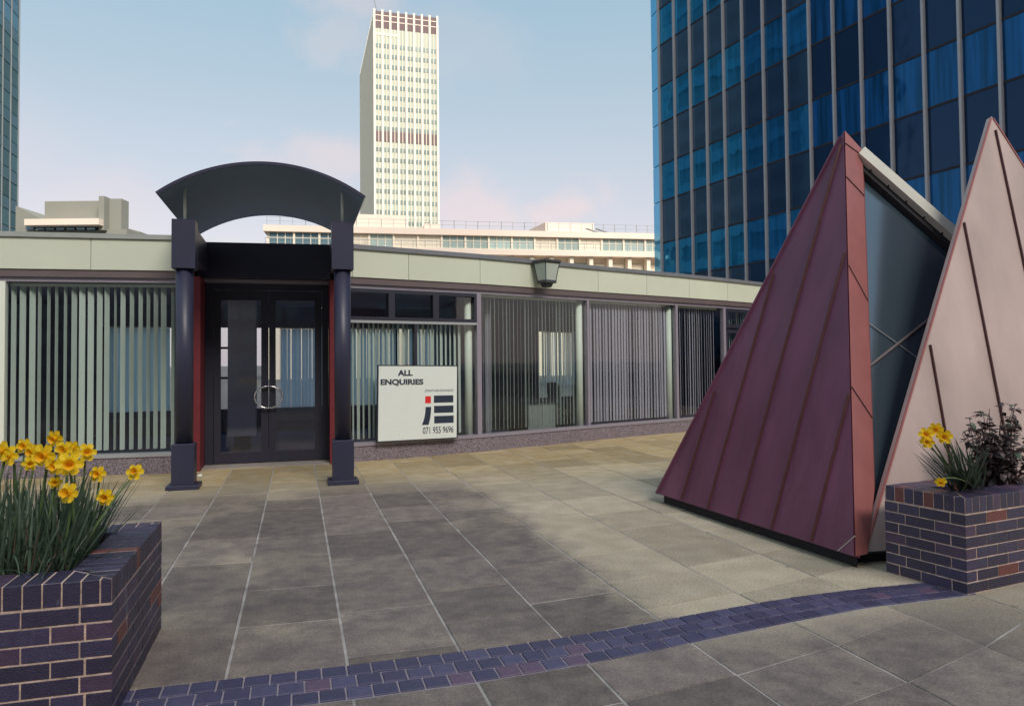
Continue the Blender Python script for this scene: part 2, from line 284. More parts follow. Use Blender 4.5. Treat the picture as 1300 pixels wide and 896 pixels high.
# ------------------------------------------------------------------ building helpers
WL = {}
def link(o, loc, parent=None, label=None, cat=None, group=None, kind=None, rz=0):
    COL.objects.link(o); loc = Vector(loc); WL[o.name] = loc
    if parent is not None: o.parent = parent; o.location = loc-WL[parent.name]
    else: o.location = loc
    if rz: o.rotation_euler = (0, 0, rz)
    for k, v in (('label', label), ('category', cat), ('group', group), ('kind', kind)):
        if v: o[k] = v
    return o
def thing(name, loc, label, cat, group=None):
    return link(bpy.data.objects.new(name, None), loc, None, label, cat, group)
def inst(mesh, name, loc, parent=None, rz=0, **k): return link(bpy.data.objects.new(name, mesh), loc, parent, rz=rz, **k)
class MB:
    def __init__(s): s.v = []; s.f = []; s.m = []
    def poly(s, pts, mi=0):
        i = len(s.v); s.v += [tuple(p) for p in pts]; s.f.append(tuple(range(i, i+len(pts)))); s.m.append(mi); return s
    def hexa(s, lo, hi, mi=0):                      # two matching loops (bottom, top)
        i = len(s.v); n = len(lo); s.v += [tuple(p) for p in lo]+[tuple(p) for p in hi]
        s.f.append(tuple(i+j for j in reversed(range(n)))); s.f.append(tuple(i+n+j for j in range(n)))
        for j in range(n): s.f.append((i+j, i+(j+1) % n, i+n+(j+1) % n, i+n+j))
        s.m += [mi]*(n+2); return s
    def box(s, x0, x1, y0, y1, z0, z1, mi=0):
        return s.hexa([(x0, y0, z0), (x1, y0, z0), (x1, y1, z0), (x0, y1, z0)], [(x0, y0, z1), (x1, y0, z1), (x1, y1, z1), (x0, y1, z1)], mi)
    def prism(s, pts, z0, z1, mi=0):
        return s.hexa([(p[0], p[1], z0) for p in pts], [(p[0], p[1], z1) for p in pts], mi)
    def cbox(s, x0, x1, y0, y1, z0, z1, c):         # box with chamfered top and side edges
        def lp(d, z): return [(x0+d, y0+d, z), (x1-d, y0+d, z), (x1-d, y1-d, z), (x0+d, y1-d, z)]
        return s.rings([lp(c, z0), lp(0, z0+c), lp(0, z1-c), lp(c, z1)])
    def rings(s, R, mi=0, cap=True):
        i = len(s.v); n = len(R[0])
        for r in R: s.v += [tuple(p) for p in r]
        for a in range(len(R)-1):
            for j in range(n): s.f.append((i+a*n+j, i+a*n+(j+1) % n, i+(a+1)*n+(j+1) % n, i+(a+1)*n+j)); s.m.append(mi)
        if cap:
            s.f.append(tuple(i+j for j in reversed(range(n)))); s.f.append(tuple(i+(len(R)-1)*n+j for j in range(n))); s.m += [mi, mi]
        return s
    def tube(s, pts, r, n=8, mi=0, cap=True):
        pts = [Vector(p) for p in pts]; rr = r if isinstance(r, (list, tuple)) else [r]*len(pts); R = []
        for i, p in enumerate(pts):
            d = (pts[min(i+1, len(pts)-1)]-pts[max(i-1, 0)]).normalized(); a = d.orthogonal().normalized()
            if i: a = (pa-d*pa.dot(d)).normalized()
            pa = a; b = d.cross(a)
            R.append([p+(a*math.cos(2*math.pi*k/n)+b*math.sin(2*math.pi*k/n))*rr[i] for k in range(n)])
        return s.rings(R, mi, cap)
    def mesh(s, name, mats, origin=(0, 0, 0), smooth=False):
        me = bpy.data.meshes.new(name); o = Vector(origin)
        me.from_pydata([tuple(Vector(p)-o) for p in s.v], [], s.f)
        for m in (mats if isinstance(mats, (list, tuple)) else [mats]): me.materials.append(m)
        for i, p in enumerate(me.polygons): p.material_index = s.m[i]; p.use_smooth = smooth
        bm = bmesh.new(); bm.from_mesh(me); bmesh.ops.recalc_face_normals(bm, faces=bm.faces); bm.to_mesh(me); bm.free()
        me.update(); return me
    def build(s, name, mats, parent=None, smooth=False, **k):
        xs = [Vector(p) for p in s.v]
        c = Vector(((min(p.x for p in xs)+max(p.x for p in xs))/2, (min(p.y for p in xs)+max(p.y for p in xs))/2, min(p.z for p in xs)))
        me = s.mesh(name, mats, c, smooth); return link(bpy.data.objects.new(name, me), c, parent, **k)
class FR:                                          # local frame: s along, n outwards (towards +n), z up
    def __init__(f, o, ang): f.o = Vector((o[0], o[1], 0)); f.s = Vector((math.cos(ang), math.sin(ang), 0)); f.n = Vector((-math.sin(ang), math.cos(ang), 0)); f.a = ang
    def p(f, s, n, z=0): return f.o+f.s*s+f.n*n+Vector((0, 0, z))
    def box(f, b, s0, s1, n0, n1, z0, z1, mi=0):
        return b.hexa([f.p(s0, n0, z0), f.p(s1, n0, z0), f.p(s1, n1, z0), f.p(s0, n1, z0)], [f.p(s0, n0, z1), f.p(s1, n0, z1), f.p(s1, n1, z1), f.p(s0, n1, z1)], mi)

# ------------------------------------------------------------------ unseen office block behind the viewpoint, added to hold back part of the sun
blk = thing('shading_office_block', (25, -90, 0), 'unseen tall concrete office block behind the viewpoint, sized to shade the plaza', 'office building')
of = FR((25, -90), R_(-4))
b = MB(); of.box(b, -85, 85, -15, 0, 0, 84); b.build('wall', M['office'], blk)
b = MB()
for f in range(23):
    for x in range(-84, 82, 3): of.box(b, x+.3, x+2.7, -.05, .05, 1+f*3.5, 3.0+f*3.5)
b.build('window', M['lwin_dark'], blk, kind='stuff')

# ------------------------------------------------------------------ ground, slabs, brick band
gm = MB().poly([(-1500, -1500, -.03), (1500, -1500, -.03), (1500, 1500, -.03), (-1500, 1500, -.03)])
gm.build('ground', M['earth'], kind='structure')
def clamp(x, a, b): return max(a, min(b, x))
def interp(x, pts):
    if x <= pts[0][0]: return pts[0][1]
    for (a, ya), (c, yc) in zip(pts, pts[1:]):
        if x <= c: return ya+(yc-ya)*(x-a)/(c-a)
    return pts[-1][1]
def wx(x): return interp(x, ((-9, -9), (1.45, 1.45), (2.05, 2.11), (2.65, 2.85), (3.25, 3.60), (3.85, 4.33), (15, 17)))
def wy(x, y): return y+.19*(clamp(x, -6, 12)-.4)**2/max(y, 3.1)
BF = ((-2.5, 4.05), (-.785, 4.055), (.4, 4.045), (1.0, 4.055), (1.38, 4.075), (1.89, 4.13), (2.5, 4.225), (3.11, 4.30), (3.74, 4.32), (4.3, 4.29))
BN = ((-2.5, 3.66), (.4, 3.635), (.9, 3.645), (1.25, 3.675), (1.7, 3.715), (2.24, 3.81), (2.82, 3.90), (3.47, 3.985), (4.3, 3.985))
bf = lambda x: interp(x, BF)
bn = lambda x: interp(x, BN)
pavement = MB().poly([(-9, 0, -.005), (22, 0, -.005), (22, 24, -.005), (-9, 24, -.005)]).build('pavement', M['mortar_floor'], kind='structure')
cols_x = [.25+.6*i for i in range(-14, 24)]
firsts = {-2: 5.46, -1: 4.80, 0: 4.15, 1: 4.53, 2: 4.66, 3: 4.25}
slabs = []
def slab(x0, x1, ylo0, ylo1, yhi0, yhi1):
    g = .0075; dz = random.uniform(-.003, .003)
    P4 = [(x0+g, ylo0+g*.8), (x1-g, ylo1+g*.8), (x1-g, yhi1-g*.8), (x0+g, yhi0-g*.8)]
    cx = sum(p[0] for p in P4)/4; cy = sum(p[1] for p in P4)/4
    def ring(k, z): return [(cx+(p[0]-cx)*k, cy+(p[1]-cy)*k, z) for p in P4]
    slabs.append(((cx, cy), [ring(1, -.03), ring(1, dz-.004), ring(.992, dz)]))
for ci, x in enumerate(cols_x[:-1]):
    i = round((x-.25)/.6); x0, x1 = wx(x), wx(x+.6); rnd = random.Random(i*13+5)
    if x1 < -7: continue
    # far side of the band
    y = firsts.get(i, 4.2+rnd.choice((0, .25, .5)))
    a0, a1 = bf(x0), bf(x1)
    if x0 > 4.3: a0 = a1 = 4.1
    while y < 19:
        h0, h1 = wy(x0, y), wy(x1, y)
        if min(h0-a0, h1-a1) > .05: slab(x0, x1, a0, a1, h0, h1); a0, a1 = h0, h1
        y += rnd.choice((.6, .75, .75, .9))
    # near side
    a0, a1 = (bn(x0), bn(x1)) if x0 < 4.3 else (4.1, 4.1)
    for yn in (3.17, 2.67, 2.1, 1.5, .9, .3):
        h0, h1 = yn+.058*(clamp(x0, -4, 7)-.4)**2, yn+.058*(clamp(x1, -4, 7)-.4)**2
        if a0-h0 > .05 and a1-h1 > .05: slab(x0, x1, h0, h1, a0, a1); a0, a1 = h0, h1
def inview(c):
    d = Vector((c[0], c[1], -EYE)); z = d.dot(fw)
    if z < .5: return False
    px = PPX+F*d.dot(rt)/z; py = PPY-F*d.dot(up)/z; return -60 < px < 1360 and py < 960
vis = sorted([s for s in slabs if inview(s[0])], key=lambda s: s[0][0]**2+s[0][1]**2)
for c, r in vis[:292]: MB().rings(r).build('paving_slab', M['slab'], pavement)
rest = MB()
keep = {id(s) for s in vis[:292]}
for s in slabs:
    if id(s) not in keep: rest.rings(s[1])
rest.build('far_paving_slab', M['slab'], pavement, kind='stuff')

band = MB()
xs = [-2.4+.2*i for i in range(34)]+[4.34]
for a, c in zip(xs, xs[1:]): band.hexa([(a, bn(a), -.025), (c, bn(c), -.025), (c, bf(c), -.025), (a, bf(a), -.025)], [(a, bn(a), -.004), (c, bn(c), -.004), (c, bf(c), -.004), (a, bf(a), -.004)])
band = band.build('brick_band', M['mortar_band'], kind='structure')
for r in range(3):
    x = -2.4+(.06 if r == 1 else (.02 if r else 0))
    while x < 4.3:
        ln = .125; x1 = x+ln-.009
        t0, t1 = (r+.06)/3, (r+.94)/3
        def yy(xx, t): return bn(xx)+(bf(xx)-bn(xx))*t
        q = [(x, yy(x, t0)), (x1, yy(x1, t0)), (x1, yy(x1, t1)), (x, yy(x, t1))]
        cx = (x+x1)/2; cy = sum(p[1] for p in q)/4; dz = random.uniform(-.001, .002)
        MB().rings([[(p[0], p[1], -.02) for p in q], [(p[0], p[1], dz-.001) for p in q], [(cx+(p[0]-cx)*.94, cy+(p[1]-cy)*.94, dz+.003) for p in q]]).build('brick', M['paver'], band)
        x += ln
# ------------------------------------------------------------------ brick planters
bcache = {}
def brickmesh(l, d, h):
    k = (round(l*200), round(d*200), round(h*200))
    if k not in bcache: bcache[k] = MB().cbox(-l/2, l/2, -d/2, d/2, 0, h, .0022).mesh('brick', M['brick'])
    return bcache[k]
def clip(poly, a, b_, keep):                        # keep the side of line a-b with sign keep
    o = []; n = len(poly); sd_ = lambda p: ((b_[0]-a[0])*(p[1]-a[1])-(b_[1]-a[1])*(p[0]-a[0]))*keep
    for i in range(n):
        p, q = poly[i], poly[(i+1) % n]; sp, sq = sd_(p), sd_(q)
        if sp >= 0: o.append(p)
        if sp*sq < 0: t = sp/(sp-sq); o.append((p[0]+(q[0]-p[0])*t, p[1]+(q[1]-p[1])*t))
    return o
def planter(o, ang, Lx, Ly, label, sides):
    fr = FR(o, ang); root = thing('brick_planter', fr.p(Lx/2, Ly/2), label, 'planter', 'brick planters')
    T = .1025; core = MB(); i_ = .0025
    for (a, c, d, e2) in ((i_, Lx-i_, i_, T), (i_, Lx-i_, Ly-T, Ly-i_), (i_, T, T+.001, Ly-T-.001), (Lx-T, Lx-i_, T+.001, Ly-T-.001)): fr.box(core, a, c, d, e2, 0, .535)
    core.build('mortar_core', M['mortar'], root)
    cp = MB(); W = .215
    for (a, c, d, e2) in ((i_, Lx-i_, i_, W-.01), (i_, Lx-i_, Ly-W+.01, Ly-i_), (i_, W-.01, W, Ly-W), (Lx-W+.01, Lx-i_, W, Ly-W)): fr.box(cp, a, c, d, e2, .536, .6355)
    cp.build('cap_mortar', M['mortar'], root)
    so_ = MB(); n = 14; gx = [W-.03+(Lx-2*W+.06)*i/n for i in range(n+1)]; gy = [W-.03+(Ly-2*W+.06)*i/n for i in range(n+1)]
    hz = [[.545+random.uniform(-.012, .03) for _ in gy] for _ in gx]
    for i in range(n):
        for j in range(n): so_.poly([fr.p(gx[i], gy[j], hz[i][j]), fr.p(gx[i+1], gy[j], hz[i+1][j]), fr.p(gx[i+1], gy[j+1], hz[i+1][j+1]), fr.p(gx[i], gy[j+1], hz[i][j+1])])
    so_.build('soil', M['soil'], root)
    for c in range(7):
        z = .005+c*.075
        for side in sides:
            Ls = Lx if side in 'FB' else Ly
            full = (c % 2 == 0) == (side in 'FB')
            s = 0 if full else T+.01; end = Ls if full else Ls-T-.01
            while s < end-.02:
                l = min(.218, end-s)
                if end-s-l < .05: l = end-s
                m = s+l/2
                x, y, r = {'F': (m, T/2, 0), 'B': (m, Ly-T/2, 0), 'L': (T/2, m, math.pi/2), 'R': (Lx-T/2, m, math.pi/2)}[side]
                j = random.uniform(-.001, .001)
                inst(brickmesh(l, T, .068), 'brick', fr.p(x+j, y+j, z), root, rz=ang+r+random.uniform(-.003, .003)); s += l+.007
    for side in sides:                              # header-on-edge cap, mitred at the corners
        Ls = Lx if side in 'FB' else Ly; s = .005
        while s < Ls-.03:
            e2 = min(s+.068, Ls-.002)
            rect = [(s, 0), (e2, 0), (e2, W), (s, W)]
            rect = clip(rect, (.003, 0), (W+.003, W), -1) if s < W else rect
            if rect and s > Ls-W-.08: rect = clip(rect, (Ls-.003, 0), (Ls-W-.003, W), 1)
            s += .075
            if len(rect) < 3: continue
            f = {'F': lambda a, c: (a, c), 'B': lambda a, c: (a, Ly-c), 'L': lambda a, c: (c, a), 'R': lambda a, c: (Lx-c, a)}[side]
            q = [f(*p) for p in rect]; cx = sum(p[0] for p in q)/len(q); cy = sum(p[1] for p in q)/len(q); j = random.uniform(-.0015, .0015)
            def rg(k, z): return [fr.p(cx+(p[0]-cx)*k, cy+(p[1]-cy)*k, z) for p in q]
            MB().rings([rg(1, .535), rg(1, .634+j), rg(.96, .6375+j)]).build('brick', M['brick'], root)
    return root, fr
pl, frL = planter((-2.035, 3.685), 0, 1.25, 1.245, 'dark blue brick planter full of daffodils at the left corner', 'FRB')
pr, frR = planter((4.265, 3.985), R_(9.5), 1.33, .61, 'dark blue brick planter with leafy shrub against the copper pyramid', 'FLRB')

# ------------------------------------------------------------------ daffodils
def flower_mesh(seed):
    r = random.Random(seed); p = MB()
    for k in range(6):
        a = k*math.pi/3+r.uniform(-.08, .08); L_ = r.uniform(.034, .040); bend = r.uniform(-.004, .010); ca, sa = math.cos(a), math.sin(a)
        def q(u, v, w_): return (ca*u-sa*v, sa*u+ca*v, w_)
        prev = None
        for (u, h, w_) in ((.006, .006, 0), (.35*L_+.006, .0115, .003), (.7*L_+.006, .012, .002+bend*.5), (L_, .001, bend)):
            cur = (q(u, -h, w_+.002), q(u, 0, w_-.001), q(u, h, w_+.002))
            if prev: p.poly([prev[0], prev[1], cur[1], cur[0]]); p.poly([prev[1], prev[2], cur[2], cur[1]])
            prev = cur
    t = MB(); R2 = []; n = 12
    for (z, rad) in ((0, .007), (.012, .0095), (.022, .012), (.027, .0165)):
        R2.append([(math.cos(2*math.pi*i/n)*rad*(1+(.1*math.sin(i*3) if z > .02 else 0)), math.sin(2*math.pi*i/n)*rad*(1+(.1*math.sin(i*3) if z > .02 else 0)), z) for i in range(n)])
    t.rings(R2, cap=False); t.poly([(math.cos(2*math.pi*i/n)*.007, math.sin(2*math.pi*i/n)*.007, .002) for i in range(n)])
    return p.mesh('petals', M['petal']), t.mesh('trumpet', M['trumpet'], smooth=True)
fm = [flower_mesh(i) for i in range(4)]
def daffodil(head, base, face, label, group, scale=1, mid=None):
    root = thing('daffodil', base, label, 'daffodil', group)
    fd = Vector(face).normalized(); back = head-fd*.03*scale
    m1 = mid or Vector(base).lerp(back, .6)+Vector((random.uniform(-.02, .02), random.uniform(-.02, .02), .04))
    pts = []; A, B, C, D = Vector(base), m1, back+Vector((0, 0, .012)), head-fd*.004
    for i in range(9):
        t = i/8; pts.append((1-t)**3*A+3*(1-t)**2*t*B+3*(1-t)*t*t*C+t**3*D)
    MB().tube(pts, [.0045*scale]*6+[.0035*scale]*3, 6).build('stem', M['stem'], root, smooth=True)
    pm, tm = random.choice(fm); q = fd.to_track_quat('Z', 'Y').to_euler()
    for me, nm in ((pm, 'petals'), (tm, 'trumpet')):
        o = inst(me, nm, head, root); o.rotation_euler = q; o.scale = (scale,)*3
LB = [(3, 572, 1.25, 3.75, 'daffodil cut by the left edge of the photo'), (12, 578, 1.2, 3.9, 'daffodil second in from the left edge'), (31, 566, .95, 4.1, 'small daffodil above the gap between the left bunches'),
      (42, 574, 1.0, 3.95, 'daffodil behind the left side of the big cluster'), (57, 578, 1.35, 3.7, 'large daffodil at the middle of the big cluster'), (71, 556, 1.05, 3.95, 'topmost daffodil of the big cluster'),
      (82, 571, 1.05, 3.9, 'daffodil on the right shoulder of the big cluster'), (94, 568, .9, 4.05, 'daffodil peeping out at upper right of the big cluster'), (88, 589, 1.35, 3.65, 'wide open daffodil low on the right of the cluster'),
      (71, 592, 1.0, 3.7, 'daffodil hanging under the middle of the cluster'), (110, 574, 1.05, 3.95, 'single daffodil right of the cluster at window sill height'), (125, 601, .95, 3.9, 'nodding daffodil right of the cluster below the sill'),
      (134, 631, 1.0, 3.8, 'daffodil drooping low above the brick cap on the right'), (88, 626, 1.15, 3.55, 'daffodil hanging lowest in front of the leaves'), (172, 599, .95, 3.85, 'rightmost daffodil on a long bent stem over the paving'),
      (38, 588, .8, 3.8, 'half hidden bud-like daffodil low on the left'), (70, 612, .7, 3.7, 'small daffodil deep among the leaves')]
for x, y, s, d, lb in LB:
    hd = at(x, y, d)
    bx = clamp(hd.x+random.uniform(-.12, .04), -1.78, -1.05); by = clamp(hd.y+random.uniform(-.02, .15), 3.95, 4.65)
    mid = None
    if x == 172: bx, by = -1.06, 4.15; mid = Vector((-1.0, 4.1, .78))
    daffodil(hd, Vector((bx, by, .55)), (random.uniform(-.6, .6)-.1, -1, random.uniform(-.25, .35)), 'yellow '+lb, 'daffodils in the left planter', s*1.24, mid)
def blade(mb, base, tip, w_, sag=.05, n=6):
    base = Vector(base); tip = Vector(tip); d = tip-base; side = Vector((-d.y, d.x, 0))
    if side.length < .02: side = Vector((1, 0, 0))
    side = (side.normalized()+Vector((random.uniform(-1, 1), random.uniform(-1, 1), 0))*.7).normalized(); prev = None
    m = base.lerp(tip, .5)+Vector((0, 0, sag))
    for i in range(n+1):
        t = i/n; c = (1-t)**2*base+2*(1-t)*t*m+t*t*tip; hw = w_*(1-t**3)*.5+.0005; up_ = Vector((0, 0, 1))
        cur = (c-side*hw, c+side.cross(d.normalized())*hw*.35, c+side*hw)
        if prev: mb.poly([prev[0], prev[1], cur[1], cur[0]]); mb.poly([prev[1], prev[2], cur[2], cur[1]])
        prev = cur
lf = MB()
for i in range(640):
    bx = random.uniform(-1.8, -1.04); by = random.uniform(3.93, 4.68); h = random.uniform(.22, .50); a = random.uniform(0, 6.28)
    edge = clamp((bx+1.4)/.4, -1, 1); sp = random.uniform(.02, .22)
    tip = Vector((bx+math.cos(a)*sp+edge*.12, by+math.sin(a)*sp*.8, .55+h))
    blade(lf, (bx, by, .545), tip, random.uniform(.010, .021), random.uniform(0, .08))
for i in range(34):                                  # drooping, bent leaves over the cap
    bx = random.uniform(-1.7, -1.0); by = random.uniform(3.92, 4.3); a = random.uniform(-2.6, .3)
    blade(lf, (bx, by, .55), (bx+math.cos(a)*.3, max(3.75, by+math.sin(a)*.25), .60+random.uniform(0, .1)), .012, random.uniform(.05, .25))
blade(lf, (-1.15, 4.0, .56), at(184, 702, 3.72), .017, .05)
blade(lf, (-1.1, 4.1, .56), at(154, 637, 3.9), .014, .08)
lf.build('daffodil_leaves', M['leaf'], kind='stuff', label='dense clump of upright daffodil leaves in the left planter', cat='leaves')
dr = MB()
for i in range(60):
    bx = random.uniform(-1.8, -1.02); by = random.uniform(3.9, 4.6); a = random.uniform(0, 6.28); sp = random.uniform(.02, .15)
    blade(dr, (bx, by, .545), (bx+math.cos(a)*sp, by+math.sin(a)*sp, .55+random.uniform(.1, .3)), .006, .03)
dr.build('dry_stalks', M['drydark'], kind='stuff', label='brown dry stalks low among the left planter leaves', cat='stalks')

RB = [(1176, 551, .95, 'left upper daffodil of the little bunch'), (1188, 544, .9, 'topmost daffodil of the little bunch'), (1199, 554, .95, 'daffodil at the right of the little bunch'), (1177, 561, .85, 'lowest daffodil of the little bunch')]
for x, y, s, lb in RB:
    hd = at(x, y, 4.95)
    daffodil(hd, frR.p(.45+random.uniform(-.05, .1), .30, .555), (-.9, -.9, random.uniform(-.4, .1)), 'yellow '+lb+' in the right planter', 'daffodils in the right planter', s*1.4)
hd = at(1194, 611, 4.72)
daffodil(hd, frR.p(.62, .27, .56), (-.7, -1, -.5), 'fallen yellow daffodil lying across the brick cap of the right planter', 'daffodils in the right planter', .95, Vector(hd).lerp(frR.p(.62, .27, .68), .5)+Vector((0, 0, .06)))
lf = MB(); bs = frR.p(.55, .32, .55)
for i in range(75):
    t = random.random(); px, py = 1160+t*95+random.uniform(-8, 8), 556+random.uniform(-6, 40)
    q = bs+Vector((random.uniform(-.12, .12), random.uniform(-.08, .08), 0)); blade(lf, q, at(px, py, random.uniform(4.75, 5.15)), random.uniform(.008, .015), random.uniform(-.03, .06))
blade(lf, bs, at(1162, 559, 4.95), .012, 0); blade(lf, bs, at(1168, 573, 4.9), .014, .0); blade(lf, bs+Vector((.1, 0, 0)), at(1238, 549, 5.1), .008, 0)
blade(lf, bs, frR.p(.12, .1, .655), .012, .1)
lf.build('daffodil_leaves', M['leaf'], kind='stuff', label='leaning tuft of daffodil leaves in the right planter', cat='leaves')
bush = thing('shrub', frR.p(.86, .33, .55), 'dark maroon leafed shrub growing in the right planter', 'shrub')
br = MB(); lv = MB(); lv2 = MB()
c0 = frR.p(.86, .33, .55)
for i in range(64):
    a = random.uniform(0, 6.28); rr = random.uniform(.03, .33); h = random.uniform(.08, .70)*(1-.25*(rr/.33)**2)+.10*math.cos(a)*(rr/.33)
    tip = c0+Vector((math.cos(a)*rr+.03, math.sin(a)*rr*.75, h)); q = c0+Vector((random.uniform(-.12, .12), random.uniform(-.08, .08), 0))
    pts = [q, q.lerp(tip, .5)+Vector((random.uniform(-.03, .03), random.uniform(-.03, .03), .03)), tip]
    br.tube(pts, [.006, .004, .002], 5)
    for k in range(17):
        t = random.uniform(.3, 1.02); cpt = q.lerp(tip, t) if t < 1 else tip
        d = Vector((random.uniform(-1, 1), random.uniform(-1, 1), random.uniform(-.7, .35))).normalized(); s = random.uniform(.045, .075)
        sd2 = d.cross(Vector((random.uniform(-.4, .4), random.uniform(-.4, .4), 1))).normalized()*s*.33; nn_ = d.cross(sd2).normalized()
        a0 = cpt+d*.006; a1 = a0+d*s*.35; a2 = a0+d*s*.7; a3 = a0+d*s-Vector((0, 0, s*.2)); tgt = lv2 if random.random() < .1 else lv
        tgt.poly([a0, a1+sd2, a1-nn_*.004, a1-sd2]); tgt.poly([a1+sd2, a2+sd2*.8, a2-nn_*.004, a1-nn_*.004]); tgt.poly([a1-sd2, a1-nn_*.004, a2-nn_*.004, a2-sd2*.8]); tgt.poly([a2+sd2*.8, a3, a2-nn_*.004]); tgt.poly([a2-sd2*.8, a2-nn_*.004, a3])
br.build('branch', M['bark'], bush, kind='stuff'); lv.build('leaf', M['bush'], bush, kind='stuff'); lv2.build('pale_leaf', M['leaf'], bush, kind='stuff')

# ------------------------------------------------------------------ pavilion
LEFT = [(-7.5, 12.33), (-4.05, 12.16), (-1.52, 11.97)]
RIGHT = [(.58, 12.18), (3.13, 12.93), (5.63, 13.95), (8.10, 14.87), (9.72, 15.54), (14.5, 17.75)]
pav = thing('pavilion', (2, 15, 0), 'long single storey pavilion with pale green fascia, glass bays and vertical blinds', 'building')
class Seg(FR):
    def __init__(s, a, c):
        super().__init__(a, math.atan2(c[1]-a[1], c[0]-a[0])); s.n = -s.n; s.len = math.dist(a, c); s.a0 = a; s.a1 = c
    def s_at(s, x): return (x-s.a0[0])/(s.a1[0]-s.a0[0])*s.len
    def hit(s, px, py, n=0):
        p = onplane(px, py, s.p(0, n), s.n); d = p-s.o; return d.dot(s.s), p.z
LS = [Seg(a, c) for a, c in zip(LEFT, LEFT[1:])]; RS = [Seg(a, c) for a, c in zip(RIGHT, RIGHT[1:])]
# fascia panels between the seams seen in the photograph
def panels(segs, cuts):
    for s in segs:
        x0, x1 = s.a0[0], s.a1[0]; cs = [x0]+[c for c in cuts if x0+.05 < c < x1-.05]+[x1]
        for a, c in zip(cs, cs[1:]):
            g = .004; b = MB(); s.box(b, s.s_at(a)+(g if a in cuts else -.002), s.s_at(c)-(g if c in cuts else -.002), -.05, .0, 2.975, 3.425); b.build('fascia_panel', M['fascia'], pav)
cutsR = [.85, 1.80, 3.13, 4.45, 5.85, 7.17, 8.46, 9.78, 11.2, 12.7]
panels(LS, [-5.6, -4.3, -2.88]); panels(RS, cutsR)
for s in LS: b = MB(); s.box(b, 0, s.len, -.3, .03, 3.43, 3.5); b.build('coping', M['coping_light'], pav)
for s in RS: b = MB(); s.box(b, -.003, s.len, -.3, .035, 3.425, 3.5); b.build('coping', M['coping'], pav)
for s in LS+RS:
    b = MB(); s.box(b, 0, s.len, -.12, -.052, 2.9, 3.42); b.build('fascia_backing', M['dark'], pav)
    b = MB(); s.box(b, -.01, s.len+.01, -.16, -.02, 2.865, 2.972); b.build('trim_board', M['trim'], pav)
    b = MB(); s.box(b, 0, s.len, -.16, -.06, 2.80, 2.862); b.build('window_head', M['alu_dull'], pav)
    b = MB(); s.box(b, -.004, s.len+.004, -.20, -.0, -.02, .245); b.build('plinth', M['plinth'], pav)
    b = MB(); s.box(b, -.004, s.len+.004, -.18, .015, .248, .30); b.build('sill', M['alu'] if s in LS else M['alu_dull'], pav)
# roof and interior
back = [(14.5, 24.5), (4.2, 19.2), (-7.5, 18.2)]
front = LEFT+[(-1.52, 13.1), (.58, 13.25)]+RIGHT
def inset(pl_, d): return [(x, y+d) for x, y in pl_]
rf = MB()
fr_ = inset(LEFT, .13)+[(-1.5, 13.3), (.56, 13.4)]+inset(RIGHT, .13)
def strip(z0, z1, name, m, pts_f, yoff=0):
    b = MB()
    def by(x): return interp(x, ((-7.5, 18.2), (4.2, 19.2), (14.5, 24.5)))+yoff
    for p, q in zip(pts_f, pts_f[1:]):
        if abs(q[0]-p[0]) < .03: continue
        b.hexa([(p[0], p[1], z0), (q[0], q[1], z0), (q[0], by(q[0]), z0), (p[0], by(p[0]), z0)], [(p[0], p[1], z1), (q[0], q[1], z1), (q[0], by(q[0]), z1), (p[0], by(p[0]), z1)])
    return b.build(name, m, pav)
strip(3.0, 3.41, 'roof', M['coping'], fr_); strip(2.93, 2.998, 'interior_ceiling', M['ceiling'], [(x, y+.05) for x, y in fr_], -.1)
b = MB(); b.box(-1.51, .57, 12.56, 13.42, 2.93, 3.38); b.build('porch_ceiling', M['ceiling'], pav)
strip(.0, .012, 'interior_floor', M['carpet'], inset(LEFT, .21)+[(-1.5, 12.7), (.56, 12.7)]+inset(RIGHT, .21), -.1)
# rear wall with ribbon window
by = lambda x: interp(x, ((-7.5, 18.2), (4.2, 19.2), (14.5, 24.5)))
def rear(x0, x1, z0, z1, name, m, t=.12, off=0):
    b = MB(); b.hexa([(x0, by(x0)+off-t, z0), (x1, by(x1)+off-t, z0), (x1, by(x1)+off, z0), (x0, by(x0)+off, z0)], [(x0, by(x0)+off-t, z1), (x1, by(x1)+off-t, z1), (x1, by(x1)+off, z1), (x0, by(x0)+off, z1)]); return b.build(name, m, pav)
for x0, x1 in ((-7.5, -4.2), (4.2, 6.6)): rear(x0, x1, 0, 2.93, 'rear_wall', M['inwall'])
rear(7.9, 14.5, 0, 2.93, 'rear_wall', M['inwall'])
for x0, x1 in ((-4.2, 4.2), (6.6, 7.9)):
    rear(x0, x1, 0, .55, 'rear_wall', M['inwall']); rear(x0, x1, 2.45, 2.93, 'rear_wall', M['inwall']); rear(x0, x1, .55, 2.45, 'rear_glass', M['glass'], .01, -.05)
for x in (-4.2, -2.75, -1.25, .62, 2.35, 4.1): rear(x, x+.09, .551, 2.449, 'rear_mullion', M['black'], .1, -.01)
for z in (1.25, 1.95): rear(-2.66, -1.25, z, z+.05, 'rear_transom', M['black'], .06, -.03)
for x in (-7.5, 14.4):
    y0 = 12.5 if x < 0 else 17.9; b = MB().box(x, x+.1, y0, by(x)-.13, 0, 2.93); b.build('end_wall', M['inwall'], pav)
b = MB().box(-1.22, -.74, 14.5, 14.95, .28, 2.925); b.build('interior_pier', M['pier'], pav)
b = MB().box(-1.12, -.84, 14.6, 14.85, .012, .28); b.build('pier_foot', M['black'], pav)
# partition walls inside, right hand rooms
b = MB().box(3.35, 3.45, 13.5, 18.9, .012, 2.92); b.build('partition', M['inwall'], pav)
